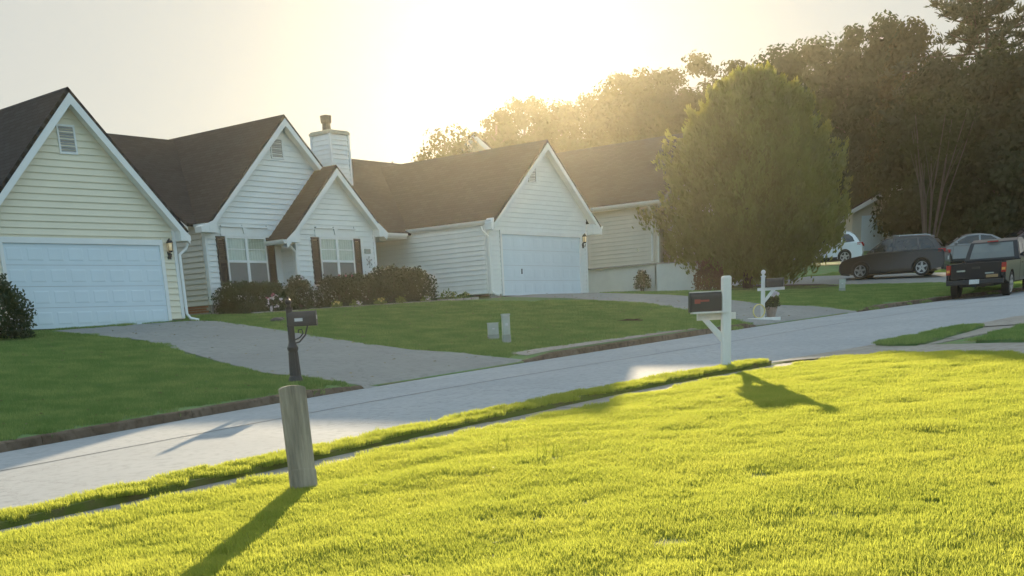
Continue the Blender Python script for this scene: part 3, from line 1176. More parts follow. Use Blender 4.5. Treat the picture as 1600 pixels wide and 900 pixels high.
def house_b():
    def L(x, y, z):
        return (x - BX, y - BY, z)
    z0 = 1.42
    pg = 0.93
    # left gable wall: plane y = 33.6
    xl, xr, xa = 27.3, 34.32, 30.95
    za_roof = 7.25
    z_edge = za_roof - pg * (xa - xl) - 0.0
    off = 0.20
    # convex pieces: full wall from the left corner to the projecting bay
    wall_out = [(xl - BX, z0), (xr - BX, z0), (xr - BX, za_roof - off - pg * (xr - xa)), (xa - BX, za_roof - off), (xl - BX, za_roof - off - pg * (xa - xl))]
    w0, w1 = 28.10, 29.80
    ops = [(w0 - 0.36 - BX, w1 + 0.36 - BX, 1.96, 3.50), (w0 - 0.14 - BX, w1 + 0.14 - BX, 3.50, 3.80), (30.40 - BX, xr - BX + 0.1, z0 - 0.1, 3.55)]
    wl_, P = siding_wall(HB, (0, 0), 0, wall_out, ops, 'vinyl_white')
    twin_window(HB, P, w0 - BX, w1 - BX, 1.98, 3.48)
    corner_trim(HB, P, xl - BX, z0, 3.62, -1)
    gable_vent(HB, P, 30.50 - BX, 30.95 - BX, 5.98, 6.52)
    # left side wall (plane x = 27.3, faces -x), its warm bounced light put into a beige siding colour
    side_out = [(0.13, z0), (10.8, z0), (10.8, 3.75), (0.13, 3.75)]
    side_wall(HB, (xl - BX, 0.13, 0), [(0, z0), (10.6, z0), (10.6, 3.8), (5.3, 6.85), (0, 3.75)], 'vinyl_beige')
    # left gable roof
    yb = 39.0
    eo = 3.66
    for s in (-1, 1):
        roof_slab(HB, L(xa + s * eo, 33.30, za_roof - pg * eo), L(xa + s * eo, yb + 2, za_roof - pg * eo), L(xa, yb + 2, za_roof), L(xa, 33.30, za_roof))
        ue = xa + s * (eo - 0.01) if s < 0 else 32.75
        zE = za_roof - pg * abs(ue - xa)
        rake_board(HB, P, ue - BX, zE - 0.12, xa - BX, za_roof - 0.12, -0.325, depth=0.17)
        soffit(HB, P, ue - BX, zE - 0.26, xa - BX, za_roof - 0.26, -0.29, -0.03)
    gutter(HB, L(xa - eo, 33.3, za_roof - pg * eo - 0.02), L(xa - eo, 33.9, za_roof - pg * eo - 0.02), (-1, 0, 0))
    mb = MB()
    mb.prism([L(26.98, 33.28, 3.56), L(27.62, 33.28, 3.56), L(27.62, 33.28, 3.96), L(26.98, 33.28, 3.72)], (0, 0.32, 0))
    mb.build("eave_return", 'trim_white', HB)
    # projecting bay: plane y = 32.9
    sl, sr, sa = 30.50, 34.32, 32.45
    ysm = 32.9
    zs = 5.76
    so = [(sl - BX, z0), (sr - BX, z0), (sr - BX, zs - off - pg * (sr - sa)), (sa - BX, zs - off), (sl - BX, zs - off - pg * (sa - sl))]
    w0, w1 = 31.58, 33.20
    ops = [(w0 - 0.36 - BX, w1 + 0.36 - BX, 1.96, 3.52), (w0 - 0.14 - BX, w1 + 0.14 - BX, 3.50, 3.80)]
    wsm, P2 = siding_wall(HB, (0, ysm - BY), 0, so, ops, 'vinyl_white')
    twin_window(HB, P2, w0 - BX, w1 - BX, 1.98, 3.48)
    corner_trim(HB, P2, sl - BX, z0, 3.55, -1)
    corner_trim(HB, P2, sr - BX, z0, 3.70, 1)
    so2 = sa - 29.86
    for s in (-1, 1):
        eoo = so2 if s < 0 else 34.66 - sa
        roof_slab(HB, L(sa + s * eoo, 32.60, zs - pg * eoo), L(sa + s * eoo, 36.0, zs - pg * eoo), L(sa, 36.0, zs), L(sa, 32.60, zs), thick=0.09)
        rake_board(HB, P2, sa + s * (eoo - .01) - BX, zs - pg * (eoo - .01) - 0.11, sa - BX, zs - 0.11, -0.325, depth=0.17)
        soffit(HB, P2, sa + s * (eoo - .03) - BX, zs - pg * (eoo - .03) - 0.25, sa - BX, zs - 0.25, -0.29, -0.03)
    # bay left cheek (faces -x): short wall
    cheek(HB, L(sl, ysm, 0), z0, 3.5, 0.68)
    mb = MB()
    mb.prism([L(29.86, 32.58, 3.28), L(30.48, 32.58, 3.28), L(30.48, 32.58, 3.78), L(29.86, 32.58, 3.34)], (0, 0.98, 0))
    mb.build("eave_return", 'trim_white', HB)
    gutter(HB, L(29.86, 32.6, 3.36), L(29.86, 33.58, 3.36), (-1, 0, 0))
    downspout(HB, [L(30.1, 32.86, 3.26), L(30.22, 32.84, 3.18), L(30.44, 32.83, 2.98), L(30.44, 32.83, 1.55), L(30.40, 32.72, 1.46)])
    mb = MB()
    mb.prism([L(34.28, 32.58, 3.56), L(34.72, 32.58, 3.56), L(34.72, 32.58, 3.70), L(34.28, 32.58, 4.0)], (0, 0.5, 0))
    mb.build("eave_return", 'trim_white', HB)
    # entry porch back wall and bay right cheek
    mb = MB()
    mb.box(sr - BX + 0.002, 37.40 - BX, 36.3 - BY, 36.42 - BY, z0 - .2, 4.9)
    mb.build("porch_wall", 'vinyl_white', HB)
    mb = MB()
    mb.box(sr - 0.12 - BX, sr - BX, ysm + 0.13 - BY, 36.3 - BY, z0, 3.8)
    mb.build("bay_wall", 'vinyl_white', HB)
    mb = MB()
    mb.box(35.2 - BX, 36.15 - BX, 36.24 - BY, 36.295 - BY, 1.5, 3.55)
    dr = mb.build("front_door", 'shutter_brown', HB)
    mb = MB()
    mb.ball(L(36.03, 36.2, 2.5), 0.035)
    mb.build("handle", 'chrome', dr)
    # main roof: ridge along x
    pm = (7.17 - 3.86) / (39.0 - 33.9)
    ye, yr_, zr_, zE = 33.9, 39.0, 7.17, 3.86
    roof_slab(HB, L(26.95, ye, zE), L(43.9, ye, zE), L(43.9, yr_, zr_), L(26.95, yr_, zr_))
    roof_slab(HB, L(26.95, 2 * yr_ - ye, zE), L(43.9, 2 * yr_ - ye, zE), L(43.9, yr_, zr_), L(26.95, yr_, zr_))
    # rake on the left end of the main roof
    for (ya, zA, yb_, zB) in ((ye, zE, yr_, zr_), (2 * yr_ - ye, zE, yr_, zr_)):
        mb = MB()
        mb.prism([L(26.95, ya, zA - 0.11), L(26.95, yb_, zB - 0.11), L(26.95, yb_, zB - 0.30), L(26.95, ya, zA - 0.28)], (-0.03, 0, 0))
        mb.build("rake_board", 'trim_white', HB)
    mb = MB()
    mb.box(xl - BX + .13, 43.6 - BX, 44.2 - BY, 44.32 - BY, z0, 3.8)
    mb.build("back_wall", 'vinyl_white', HB)
    # porch eave
    gutter(HB, L(34.70, ye + 0.02, zE - 0.03), L(37.10, ye + 0.02, zE - 0.03), (0, -1, 0))
    mb = MB()
    mb.box(34.34 - BX, 37.2 - BX, ye + .04 - BY, 36.3 - BY, 3.66, 3.70)
    mb.build("porch_ceiling", 'trim_white', HB)
    # garage wing
    gx0, gx1, gy = 37.45, 43.65, 30.2
    ga = 40.87
    zg = 6.86
    pgw = 0.84
    ow = 3.44
    zt = zg - off
    go = [(gx0 - BX, z0 + 0.08), (gx1 - BX, z0 + 0.08), (gx1 - BX, zt - pgw * (gx1 - ga)), (ga - BX, zt), (gx0 - BX, zt - pgw * (ga - gx0))]
    d0, d1 = 38.16, 43.12
    wg, P3 = siding_wall(HB, (0, gy - BY), 0, go, [(d0 - 0.1 - BX, d1 + 0.1 - BX, 1.0, 3.66)], 'vinyl_white')
    garage_door(HB, P3, d0 - BX, d1 - BX, 1.42, 3.54, 'door_white', proud=0.006)
    hm = MB()
    hm.prism([P3(39.28 - BX, -0.06, 2.18), P3(39.32 - BX, -0.06, 2.18), P3(39.32 - BX, -0.06, 2.36), P3(39.28 - BX, -0.06, 2.36)], (0, 0.028, 0))
    hm.build("door_handle", 'iron_black', HB)
    corner_trim(HB, P3, gx0 - BX, z0 + .08, 3.75, -1)
    corner_trim(HB, P3, gx1 - BX, z0 + .08, 3.75, 1)
    for a, b in ((gx0 + .02, d0 - .1), (d1 + .1, gx1 - .02)):
        box_along(P3, a - BX, b - BX, 0.005, 0.1, 1.0, z0 + .08).build("foundation", 'grey_block', HB)
    # garage left wall, facing -x, boards toward the camera
    wgl, P4 = side_wall(HB, L(gx0, gy + 0.13, 0), [(0, z0 + .10), (6.1, z0 + .10), (6.1, 3.80), (0, 3.80)], 'vinyl_white')
    mb = MB()
    mb.box(gx1 - .12 - BX, gx1 - BX, gy + .13 - BY, 44.2 - BY, z0, 3.8)
    mb.build("garage_wall", 'vinyl_white', HB)
    for s in (-1, 1):
        roof_slab(HB, L(ga + s * ow, 29.9, zg - pgw * ow), L(ga + s * ow, 40.2, zg - pgw * ow), L(ga, 40.2, zg), L(ga, 29.9, zg))
        rake_board(HB, P3, ga + s * (ow - .01) - BX, zg - pgw * (ow - .01) - 0.12, ga - BX, zg - 0.12, -0.325, depth=0.17)
        soffit(HB, P3, ga + s * (ow - .03) - BX, zg - pgw * (ow - .03) - 0.27, ga - BX, zg - 0.27, -0.29, -0.03)
        ze_ = zg - pgw * ow
        gutter(HB, L(ga + s * (ow + .004), 29.92, ze_ + 0.015), L(ga + s * (ow + .004), 40.0, ze_ + 0.015), (s, 0, 0))
        mb = MB()
        a_, b_ = (gx0 - .02, ga - ow - .14) if s < 0 else (gx1 + .02, ga + ow + .02)
        mb.prism([L(a_, 29.88, 3.66), L(b_, 29.88, 3.66), L(b_, 29.88, 3.90), L(a_, 29.88, 4.05)], (0, 0.33, 0))
        mb.build("eave_return", 'trim_white', HB)
    fascia(HB, L(ga - ow + .03, 29.95, zg - pgw * ow - .005), L(ga - ow + .03, 36.2, zg - pgw * ow - .005), (-1, 0, 0), h=.20)
    # eave soffit of the wing
    mb = MB()
    mb.box(ga - ow + .02 - BX, gx0 - .03 - BX, 30.22 - BY, 36.2 - BY, 3.78, 3.80)
    mb.build("soffit", 'trim_white', HB)
    gable_vent(HB, P3, 40.02 - BX, 40.40 - BX, 5.42, 5.95)
    wall_lamp(HB, P3, 43.38 - BX, 3.38)
    downspout(HB, [L(37.25, 30.35, 3.78), L(37.28, 30.34, 3.66), L(37.40, 30.12, 3.42), L(37.40, 30.12, 1.60), L(37.44, 29.98, 1.48), L(37.5, 29.85, 1.44)])
    # foundation bricks under the left side wall and front
    brick_plinth(HB, L(xl, 33.72, 0), z0 - 0.23, 3, 4.2)
    mb = MB()
    mb.box(xl - BX + 0.02, sr - BX, 0.01, 0.1, 0.7, z0)
    mb.build("foundation", 'grey_block', HB)
    mb = MB()
    mb.box(sl + .02 - BX, sr - .02 - BX, ysm + .01 - BY, ysm + .1 - BY, 0.7, z0)
    mb.build("foundation", 'grey_block', HB)
    # chimney
    cx0, cx1, cy0, cy1 = 36.62, 37.58, 37.0, 38.0
    ch = MB()
    ch.box(cx0 - BX, cx1 - BX, cy0 - BY, cy1 - BY, 5.0, 7.62)
    chim = ch.build("chimney", 'vinyl_white', HB)
    z = 5.6
    while z < 7.55:
        h = min(0.165, 7.62 - z)
        for (o, ang, ln) in (((cx0 - BX + .06, cy0 - BY, z), 0, cx1 - cx0 - .12), ((cx0 - BX, cy1 - BY - .06, z), -math.pi / 2, cy1 - cy0 - .12)):
            q = link_obj("siding_board", board_mesh(0, ln, 0, ln, h, 'vinyl_white'), chim, o)
            q.rotation_euler = (0, 0, ang)
        z += h
    for (px, py) in ((cx0, cy0), (cx1, cy0), (cx0, cy1)):
        mb = MB()
        mb.box(px - .05 - BX, px + .05 - BX, py - .05 - BY, py + .05 - BY, 5.0, 7.62)
        mb.build("corner_board", 'trim_white', chim)
    cap = MB()
    cap.box(cx0 - .07 - BX, cx1 + .07 - BX, cy0 - .07 - BY, cy1 + .07 - BY, 7.62, 7.70)
    cap.box(cx0 - .03 - BX, cx1 + .03 - BX, cy0 - .03 - BY, cy1 + .03 - BY, 7.701, 7.75)
    cap.build("chimney_cap", 'trim_dull', chim)
    fl = MB()
    cxm, cym = (cx0 + cx1) / 2 - BX - .12, (cy0 + cy1) / 2 - BY
    fl.tube([(cxm, cym, 7.74), (cxm, cym, 7.80), (cxm, cym, 8.02), (cxm, cym, 8.06), (cxm, cym, 8.30)], [0.24, 0.17, 0.15, 0.20, 0.22], 12)
    fl.tube([(cxm, cym, 8.302), (cxm, cym, 8.33)], [0.16, 0.10], 12)
    fl.build("flue", 'chimney_cap', chim)
    # roof vents seen over the ridge
    mb = MB()
    mb.tube([L(42.6, 39.4, 6.8), L(42.6, 39.4, 7.3)], 0.05, 8)
    mb.build("vent_pipe", 'grey_block', HB)


mat('trim_dull', (0.42, 0.40, 0.32), 0.6, 0.15, 5)


def side_wall(parent, org, outline, material, name="wall"):
    """Wall facing -x whose boards run along +y from org; u grows with +y."""
    # a wall seen from -x: turn the u axis to -y so the boards' outer face looks to -x
    mx_ = max(u for u, z in outline)
    fl = [(mx_ - u, z) for u, z in outline]
    return siding_wall(parent, (org[0], org[1] + mx_), -math.pi / 2, fl, [], material, name=name)


def cheek(parent, org, z0, z1, depth):
    side_wall(parent, (org[0], org[1] + 0.125, 0), [(0, z0), (depth - 0.13, z0), (depth - 0.13, z1), (0, z1)], 'vinyl_white', name="cheek_wall")


def brick_plinth(parent, org, z0, rows, length):
    def P(u, w, z):
        return (org[0] + w, org[1] + length - u, z)
    bricks(parent, P, 0, length, z0, rows)


house_b()

# ---------------- house C: the house behind on the right, its left wall in view
HC = thing("neighbour_house", "beige sided house with grey roof half hidden behind the big round evergreen", "house", (51.8, 29.4, 0.0))


def house_c():
    CX, CY = 51.8, 29.4

    def L(x, y, z):
        return (x - CX, y - CY, z)
    x0, x1, y0, y1 = 47.8, 55.8, 29.4, 42.0
    zf, ze = 2.62, 4.92
    side_wall(HC, L(x0, y0 + .13, 0), [(0, zf), (y1 - y0 - .2, zf), (y1 - y0 - .2, ze), (0, ze)], 'vinyl_beige')
    out = [(x0 - CX, zf), (x1 - CX, zf), (x1 - CX, ze), (0, ze + .66 * 4), (x0 - CX, ze)]
    w, P = siding_wall(HC, (0, 0), 0, out, [], 'vinyl_beige')
    mb = MB()
    mb.box(x1 - .12 - CX, x1 - CX, .13, y1 - CY, 1.0, ze)
    mb.prism([L(x0, y1, 1.0), L(x1, y1, 1.0), L(x1, y1, ze), L(51.8, y1, ze + 2.64), L(x0, y1, ze)], (0, .12, 0))
    mb.build("back_wall", 'vinyl_beige', HC)
    mb = MB()
    mb.box(x0 + .04 - CX, x0 + .2 - CX, .05, y1 - CY, 0.8, zf)
    mb.box(x0 + .04 - CX, x1 - CX, .03, .2, 0.8, zf - .001)
    mb.build("foundation", 'foundation_white', HC)
    mb = MB()
    mb.box(x0 - .06 - CX, x0 + .03 - CX, .0, y1 - CY, zf - .05, zf + .01)
    mb.build("drip_board", 'grey_block', HC)
    corner_trim(HC, P, x0 - CX, zf, ze, -1)
    zr_, ztop = 8.05, 8.05
    ov = 4.32
    pc = (8.05 - 5.05) / ov
    for s in (-1, 1):
        roof_slab(HC, (s * ov, -.3, zr_ - pc * ov), (s * ov, y1 - CY + .4, zr_ - pc * ov), (0, y1 - CY + .4, zr_), (0, -.3, zr_))
        rake_board(HC, P, s * (ov - .01), zr_ - pc * (ov - .01) - .12, 0, zr_ - .12, -.325, depth=.17)
        gutter(HC, (s * ov, -.28, 5.02), (s * ov, y1 - CY + .3, 5.02), (s, 0, 0))
    mb = MB()
    mb.box(x0 - .3 - CX, x0 - .03 - CX, .1, y1 - CY, 4.86, 4.88)
    mb.build("soffit", 'trim_white', HC)
    downspout(HC, [L(47.45, 29.7, 4.9), L(47.6, 29.68, 4.75), L(47.74, 29.66, 4.55), L(47.74, 29.66, 2.7)])


house_c()

# low white wall in front of house C
RW = thing("retaining_wall", "low white masonry wall beside the far driveway, dark cap on top", "wall", (47.8, 28.4, 0.0))
_mb = MB()
_mb.v += [Vector(p) for p in [(-.1, -1.05, .6), (.12, -1.05, .6), (.12, 1.046, .6), (-.1, 1.046, .6), (-.1, -1.05, 2.50), (.12, -1.05, 2.50), (.12, 1.046, 2.57), (-.1, 1.046, 2.57)]]
_mb.f += [[3, 2, 1, 0], [4, 5, 6, 7], [0, 1, 5, 4], [1, 2, 6, 5], [2, 3, 7, 6], [3, 0, 4, 7]]
_mb.build("masonry", 'foundation_white', RW)
_mb = MB()
_mb.v += [Vector(p) for p in [(-.13, -1.08, 2.505), (.15, -1.08, 2.505), (.15, 1.046, 2.575), (-.13, 1.046, 2.575), (-.13, -1.08, 2.54), (.15, -1.08, 2.54), (.15, 1.046, 2.61), (-.13, 1.046, 2.61)]]
_mb.f += [[3, 2, 1, 0], [4, 5, 6, 7], [0, 1, 5, 4], [1, 2, 6, 5], [2, 3, 7, 6], [3, 0, 4, 7]]
_mb.build("cap", 'grey_block', RW)


# ---------------- house D: only its gable shows over the ridge
def polar(az, r):
    return r * math.cos(RAD(az)), r * math.sin(RAD(az))


def simple_house(name, label, x, y, rot, w, d, h_eave, pitch, wall_m, rake=True, ov=0.35):
    z = gz(x, y)
    h = thing(name, label, "house", (x, y, z), rot)
    hz = h_eave + pitch * w / 2
    out = [(-w / 2, -.4), (w / 2, -.4), (w / 2, h_eave), (0, hz), (-w / 2, h_eave)]
    mb = MB()
    mb.prism([(u, 0, zz) for u, zz in out], (0, d, 0))
    mb.build("wall", wall_m, h)
    zt = hz + 0.25
    for s in (-1, 1):
        e = w / 2 + ov
        roof_slab(h, (s * e, -ov, zt - pitch * e), (s * e, d + ov, zt - pitch * e), (0, d + ov, zt), (0, -ov, zt))
        if rake:
            rake_board(h, PA, s * e, zt - pitch * e - .10, 0, zt - .10, -ov - .025, depth=.26)
    return h, zt


_x, _y = polar(39.25, 84)
simple_house("far_house", "far house of which only a small white trimmed gable shows over the roof ridge", _x, _y, RAD(-51), 7.0, 9, 5.2, 0.9, 'vinyl_cream')
_x, _y = polar(21.9, 93)
SHED, _ = simple_house("white_garage", "pale garage with gable half hidden under dark trees behind the grey parked car", _x, _y, RAD(-58), 5.4, 6, 2.5, 0.5, 'vinyl_beige')
_mb = MB()
_mb.box(-2.1, 2.1, -.06, -.002, 0, 2.2)
_d = _mb.build("garage_door", 'door_white', SHED)
for _r in range(4):
    _mb = MB()
    _mb.box(-2.07, 2.07, -.085, -.0605, .02 + _r * .55, .53 + _r * .55)
    _mb.build("door_section", 'door_white', _d)

# ------------------------------------------------------------------ vegetation
rng = np.random.default_rng(11)


def rand_dirs(n):
    v = rng.normal(size=(n, 3))
    return v / np.linalg.norm(v, axis=1, keepdims=True)


def leaf_quads(C, size, aspect=0.6, updir=None, upw=0.0, szvar=0.35, face=None):
    """Pointed four-corner leaves at centres C; random attitude, drawn toward updir, or with blades facing along face."""
    n = len(C)
    a = rand_dirs(n)
    if face is not None:
        f = face + rand_dirs(n) * 0.55
        f /= np.linalg.norm(f, axis=1, keepdims=True) + 1e-9
        a = np.cross(f, a)
        a /= np.linalg.norm(a, axis=1, keepdims=True) + 1e-9
    if updir is not None:
        a = a * (1 - upw) + updir * upw
        a /= np.linalg.norm(a, axis=1, keepdims=True)
    b = np.cross(a, rand_dirs(n)) if face is None else np.cross(f, a)
    b /= np.linalg.norm(b, axis=1, keepdims=True) + 1e-9
    s = size * (1 + szvar * rng.uniform(-1, 1, (n, 1)))
    L, W = a * s * 0.5, b * s * 0.5 * aspect
    V = np.empty((n, 4, 3))
    V[:, 0] = C - L
    V[:, 1] = C + W - L * 0.1
    V[:, 2] = C + L
    V[:, 3] = C - W - L * 0.1
    return V.reshape(-1, 3)


def crown_points(rx, ry, z0, z1, nclump, nleaf, clump_r, prof, inner=0.45, flat=0.75):
    """Leaf centres: clumps spread over an envelope of revolution (profile prof(t) for t 0..1)."""
    pts, tint, nrm = [], [], []
    for _ in range(nclump):
        while True:
            t = rng.uniform(0, 1)
            if rng.uniform(0, 1) < prof(t) + 0.12:
                break
        ang = rng.uniform(0, 2 * math.pi)
        q = math.sqrt(rng.uniform(inner ** 2, 1.0))
        r = prof(t) * q
        c = np.array([rx * r * math.cos(ang), ry * r * math.sin(ang), z0 + (z1 - z0) * t])
        k = int(nleaf * rng.uniform(0.6, 1.4))
        cr = clump_r * rng.uniform(0.6, 1.35)
        p = rand_dirs(k) * (rng.uniform(0.15, 1, (k, 1)) ** 0.5) * cr
        p[:, 2] *= flat
        pts.append(c + p)
        o = p / (np.linalg.norm(p, axis=1, keepdims=True) + 1e-9) + np.array([math.cos(ang) * .5 * q, math.sin(ang) * .5 * q, .35])
        nrm.append(o / np.linalg.norm(o, axis=1, keepdims=True))
        tint.append(np.full(k, rng.normal(0, 0.10)))
    return np.vstack(pts), np.concatenate(tint), np.vstack(nrm)


def broad(t):
    return max(0.05, math.sin(math.pi * min(1, (t * 0.86 + 0.14))) ** 0.6)


def oval(t):
    return max(0.04, (4 * t * (1 - t)) ** 0.5)


def tall(t):
    return max(0.05, (1 - t) ** 0.55 * min(1, 0.55 + 1.6 * t))


def trunk_mesh(h, r, nlimb, reach, z_first=0.35, lean=0.03, bark='bark', sides=8, up=0.9):
    mb = MB()
    top = h * 0.88
    ax = [(lean * h * (i / 6) * math.sin(i * .9), lean * h * (i / 6) * math.cos(i * 1.3), top * i / 6) for i in range(7)]
    mb.tube([(0, 0, -.4)] + ax[1:], [r * 1.25] + [r * (1 - .8 * i / 6) for i in range(1, 7)], sides)
    for k in range(nlimb):
        f = z_first + (0.9 - z_first) * k / max(1, nlimb - 1)
        i = f * 6
        b = Vector(ax[int(min(5, i))]).lerp(Vector(ax[int(min(5, i)) + 1]), i - int(min(5, i)))
        a = k * 2.4 + rng.uniform(-.4, .4)
        ln = reach * (1.05 - f * .6) * rng.uniform(.75, 1.1)
        d = Vector((math.cos(a), math.sin(a), up * rng.uniform(.5, 1.1)))
        m1 = b + d * ln * .5 + Vector((0, 0, .02 * h))
        e = b + d * ln + Vector((rng.uniform(-.1, .1) * ln, rng.uniform(-.1, .1) * ln, .05 * ln))
        rr = r * (1 - .75 * f) * .5
        mb.tube([b, m1, e], [rr, rr * .6, rr * .2], 5, caps=False)
    return mb


def tree(name, label, x, y, ztop, rx, kind='broad', leaf='leaf_dark', nclump=90, nleaf=70, size=0.34, bole=0.18, clump=None, group=None, trunk_r=0.3, inner=0.4, bark='bark', ry=None, gap=None):
    z = gz(x, y)
    h = ztop - z
    t = thing(name, label, "tree", (x, y, z), rng.uniform(0, 6.28), group)
    trunk_mesh(h, trunk_r, 9, rx * .75, max(.2, bole), bark=bark).build("trunk", bark, t, smooth=True)
    prof = {'broad': broad, 'oval': oval, 'tall': tall}[kind]
    C, tint, nrm = crown_points(rx, ry or rx, h * bole, h * 0.97, nclump, nleaf, clump or rx * .27, prof, inner)
    V = leaf_quads(C, size, face=nrm)
    quads_mesh("crown", V, 4, leaf, t, tint)
    return t


BG = "tall trees standing behind the houses"
# az, range, slope of the top, crown radius, kind, leaf, clumps, leaves, size, label
TREES = [
    (40.5, 118, .1500, 4.2, 'broad', 'leaf_mid', 46, 60, .36, "small loose tree at the left end of the tree line, over the roof ridge"),
    (38.4, 135, .1600, 4.2, 'broad', 'leaf_mid', 60, 60, .38, "sunlit round tree rising just right of the far white gable"),
    (37.2, 150, .1660, 5.2, 'broad', 'leaf_mid', 90, 70, .40, "broad glowing tree left of the sun gap"),
    (35.6, 160, .1610, 5.2, 'broad', 'leaf_mid', 80, 70, .42, "low rounded tree straight under the sun glow"),
    (34.2, 158, .1700, 5.0, 'broad', 'leaf_mid', 84, 70, .42, "tree above the white garage gable, edge lit by sun"),
    (33.0, 150, .1790, 4.6, 'oval', 'leaf_mid', 90, 70, .42, "tall round tree right of the sun glow"),
    (31.95, 145, .1790, 4.2, 'oval', 'leaf_mid', 80, 70, .42, "dense tall tree above the grey roof of the beige house"),
    (30.9, 140, .1770, 4.2, 'broad', 'leaf_mid', 84, 70, .40, "lower dense tree between two taller crowns behind the beige house"),
    (29.8, 132, .1850, 4.6, 'broad', 'leaf_mid', 66, 62, .40, "airy tall tree with ragged top left of the big evergreen"),
    (28.3, 128, .1780, 4.8, 'broad', 'leaf_mid', 80, 70, .40, "mid height tree peeking over the big evergreen"),
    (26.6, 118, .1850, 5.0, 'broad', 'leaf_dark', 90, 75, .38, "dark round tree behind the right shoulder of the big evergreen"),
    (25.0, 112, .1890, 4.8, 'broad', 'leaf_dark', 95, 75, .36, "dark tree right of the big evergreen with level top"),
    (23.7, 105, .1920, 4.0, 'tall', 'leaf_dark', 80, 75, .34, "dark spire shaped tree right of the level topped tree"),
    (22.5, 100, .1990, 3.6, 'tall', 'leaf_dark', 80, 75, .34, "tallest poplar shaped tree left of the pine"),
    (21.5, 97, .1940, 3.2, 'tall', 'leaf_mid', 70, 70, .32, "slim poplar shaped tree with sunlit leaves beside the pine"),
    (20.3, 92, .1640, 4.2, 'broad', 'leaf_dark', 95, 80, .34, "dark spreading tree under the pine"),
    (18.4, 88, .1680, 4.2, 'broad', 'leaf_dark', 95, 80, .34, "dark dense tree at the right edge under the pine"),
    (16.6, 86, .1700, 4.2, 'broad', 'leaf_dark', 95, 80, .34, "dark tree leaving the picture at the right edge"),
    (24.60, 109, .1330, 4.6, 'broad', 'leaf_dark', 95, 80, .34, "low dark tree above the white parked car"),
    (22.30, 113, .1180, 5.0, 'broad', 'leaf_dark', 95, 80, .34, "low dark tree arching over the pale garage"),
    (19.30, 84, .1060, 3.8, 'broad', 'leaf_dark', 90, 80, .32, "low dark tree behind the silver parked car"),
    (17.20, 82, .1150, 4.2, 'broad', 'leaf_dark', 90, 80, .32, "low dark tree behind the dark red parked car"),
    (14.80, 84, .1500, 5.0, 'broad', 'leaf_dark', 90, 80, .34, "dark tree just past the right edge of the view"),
]
for (az, R_, sl, rx, kind, leaf, nc, nl, sz, lab) in TREES:
    if R_ > 115:
        rx, sz, R_ = rx * .70, sz * .70, R_ * .70
    tx, ty = polar(az, R_)
    low = .06 if R_ < 120 else .12
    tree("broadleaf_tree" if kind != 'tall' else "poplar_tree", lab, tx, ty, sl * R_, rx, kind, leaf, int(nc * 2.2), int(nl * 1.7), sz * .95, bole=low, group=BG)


def pine(label, az, R_, slope, rx):
    x, y = polar(az, R_)
    z = gz(x, y)
    h = slope * R_ - z
    t = thing("pine_tree", label, "tree", (x, y, z), 0.7, BG)
    mb = MB()
    ax = [(0.25 * math.sin(i * .8), .2 * math.cos(i * .7) - .2, h * .97 * i / 8) for i in range(9)]
    mb.tube([(0, 0, -.4)] + ax[1:], [.34] + [.32 * (1 - .85 * i / 8) for i in range(1, 9)], 8)
    P, T, D = [], [], []
    nb = 46
    for k in range(nb):
        f = .48 + .52 * (k / (nb - 1)) ** .9
        zb = h * min(.965, f)
        a = k * 2.4 + rng.uniform(-.5, .5)
        ln = rx * (1.0 - ((f - .48) / .52) ** 1.7 * .80) * rng.uniform(.5, 1.1)
        d = Vector((math.cos(a), math.sin(a), rng.uniform(.0, .45)))
        b = Vector((0, 0, zb))
        e = b + d * ln
        mb.tube([b, b.lerp(e, .55) + Vector((0, 0, -.1)), e], [.075, .05, .02], 5, caps=False)
        for s in range(rng.integers(4, 8)):
            c = b.lerp(e, rng.uniform(.5, 1.08)) + Vector(rng.normal(0, .32, 3))
            kk = rng.integers(45, 85)
            dd = rand_dirs(kk)
            dd[:, 2] = np.abs(dd[:, 2]) * .8
            P.append(np.array(c) + dd * rng.uniform(.1, .62, (kk, 1)))
            D.append(dd)
            T.append(np.full(kk, rng.normal(0, .08)))
    mb.build("trunk", 'bark', t, smooth=True)
    C = np.vstack(P)
    V = leaf_quads(C, .50, .20, np.vstack(D), .7)
    quads_mesh("crown", V, 4, 'leaf_pine', t, np.concatenate(T))
    return t


pine("tall pine with open layered crown at the top right corner", 18.95, 95, .222, 5.0)


def pale_tree():
    x, y = polar(20.5, 78)
    z = gz(x, y)
    t = thing("crape_myrtle", "small tree with bare pale fanned branches in front of the dark woods", "tree", (x, y, z), 0.3)
    mb = MB()
    for k in range(9):
        a = k * 2.4
        sp = .22 + .10 * (k % 3)
        b = Vector((.12 * math.cos(a), .12 * math.sin(a), -.2))
        m1 = b + Vector((sp * 1.8 * math.cos(a), sp * 1.8 * math.sin(a), 3.4 + .3 * (k % 2)))
        e = m1 + Vector((sp * 3.4 * math.cos(a + .3), sp * 3.4 * math.sin(a + .3), 3.4 + .5 * (k % 3)))
        mb.tube([b, m1, e], [.05, .035, .012], 6, caps=False)
        e2 = m1 + Vector((sp * 2.6 * math.cos(a - .8), sp * 2.6 * math.sin(a - .8), 2.5))
        mb.tube([m1, e2], [.025, .008], 5, caps=False)
    mb.build("trunk", 'bark_pale', t, smooth=True)
    C, tint, nrm = crown_points(2.3, 2.3, 5.4, 8.2, 34, 50, .7, oval, .4)
    quads_mesh("crown", leaf_quads(C, .26), 4, 'leaf_dark', t, tint)


pale_tree()


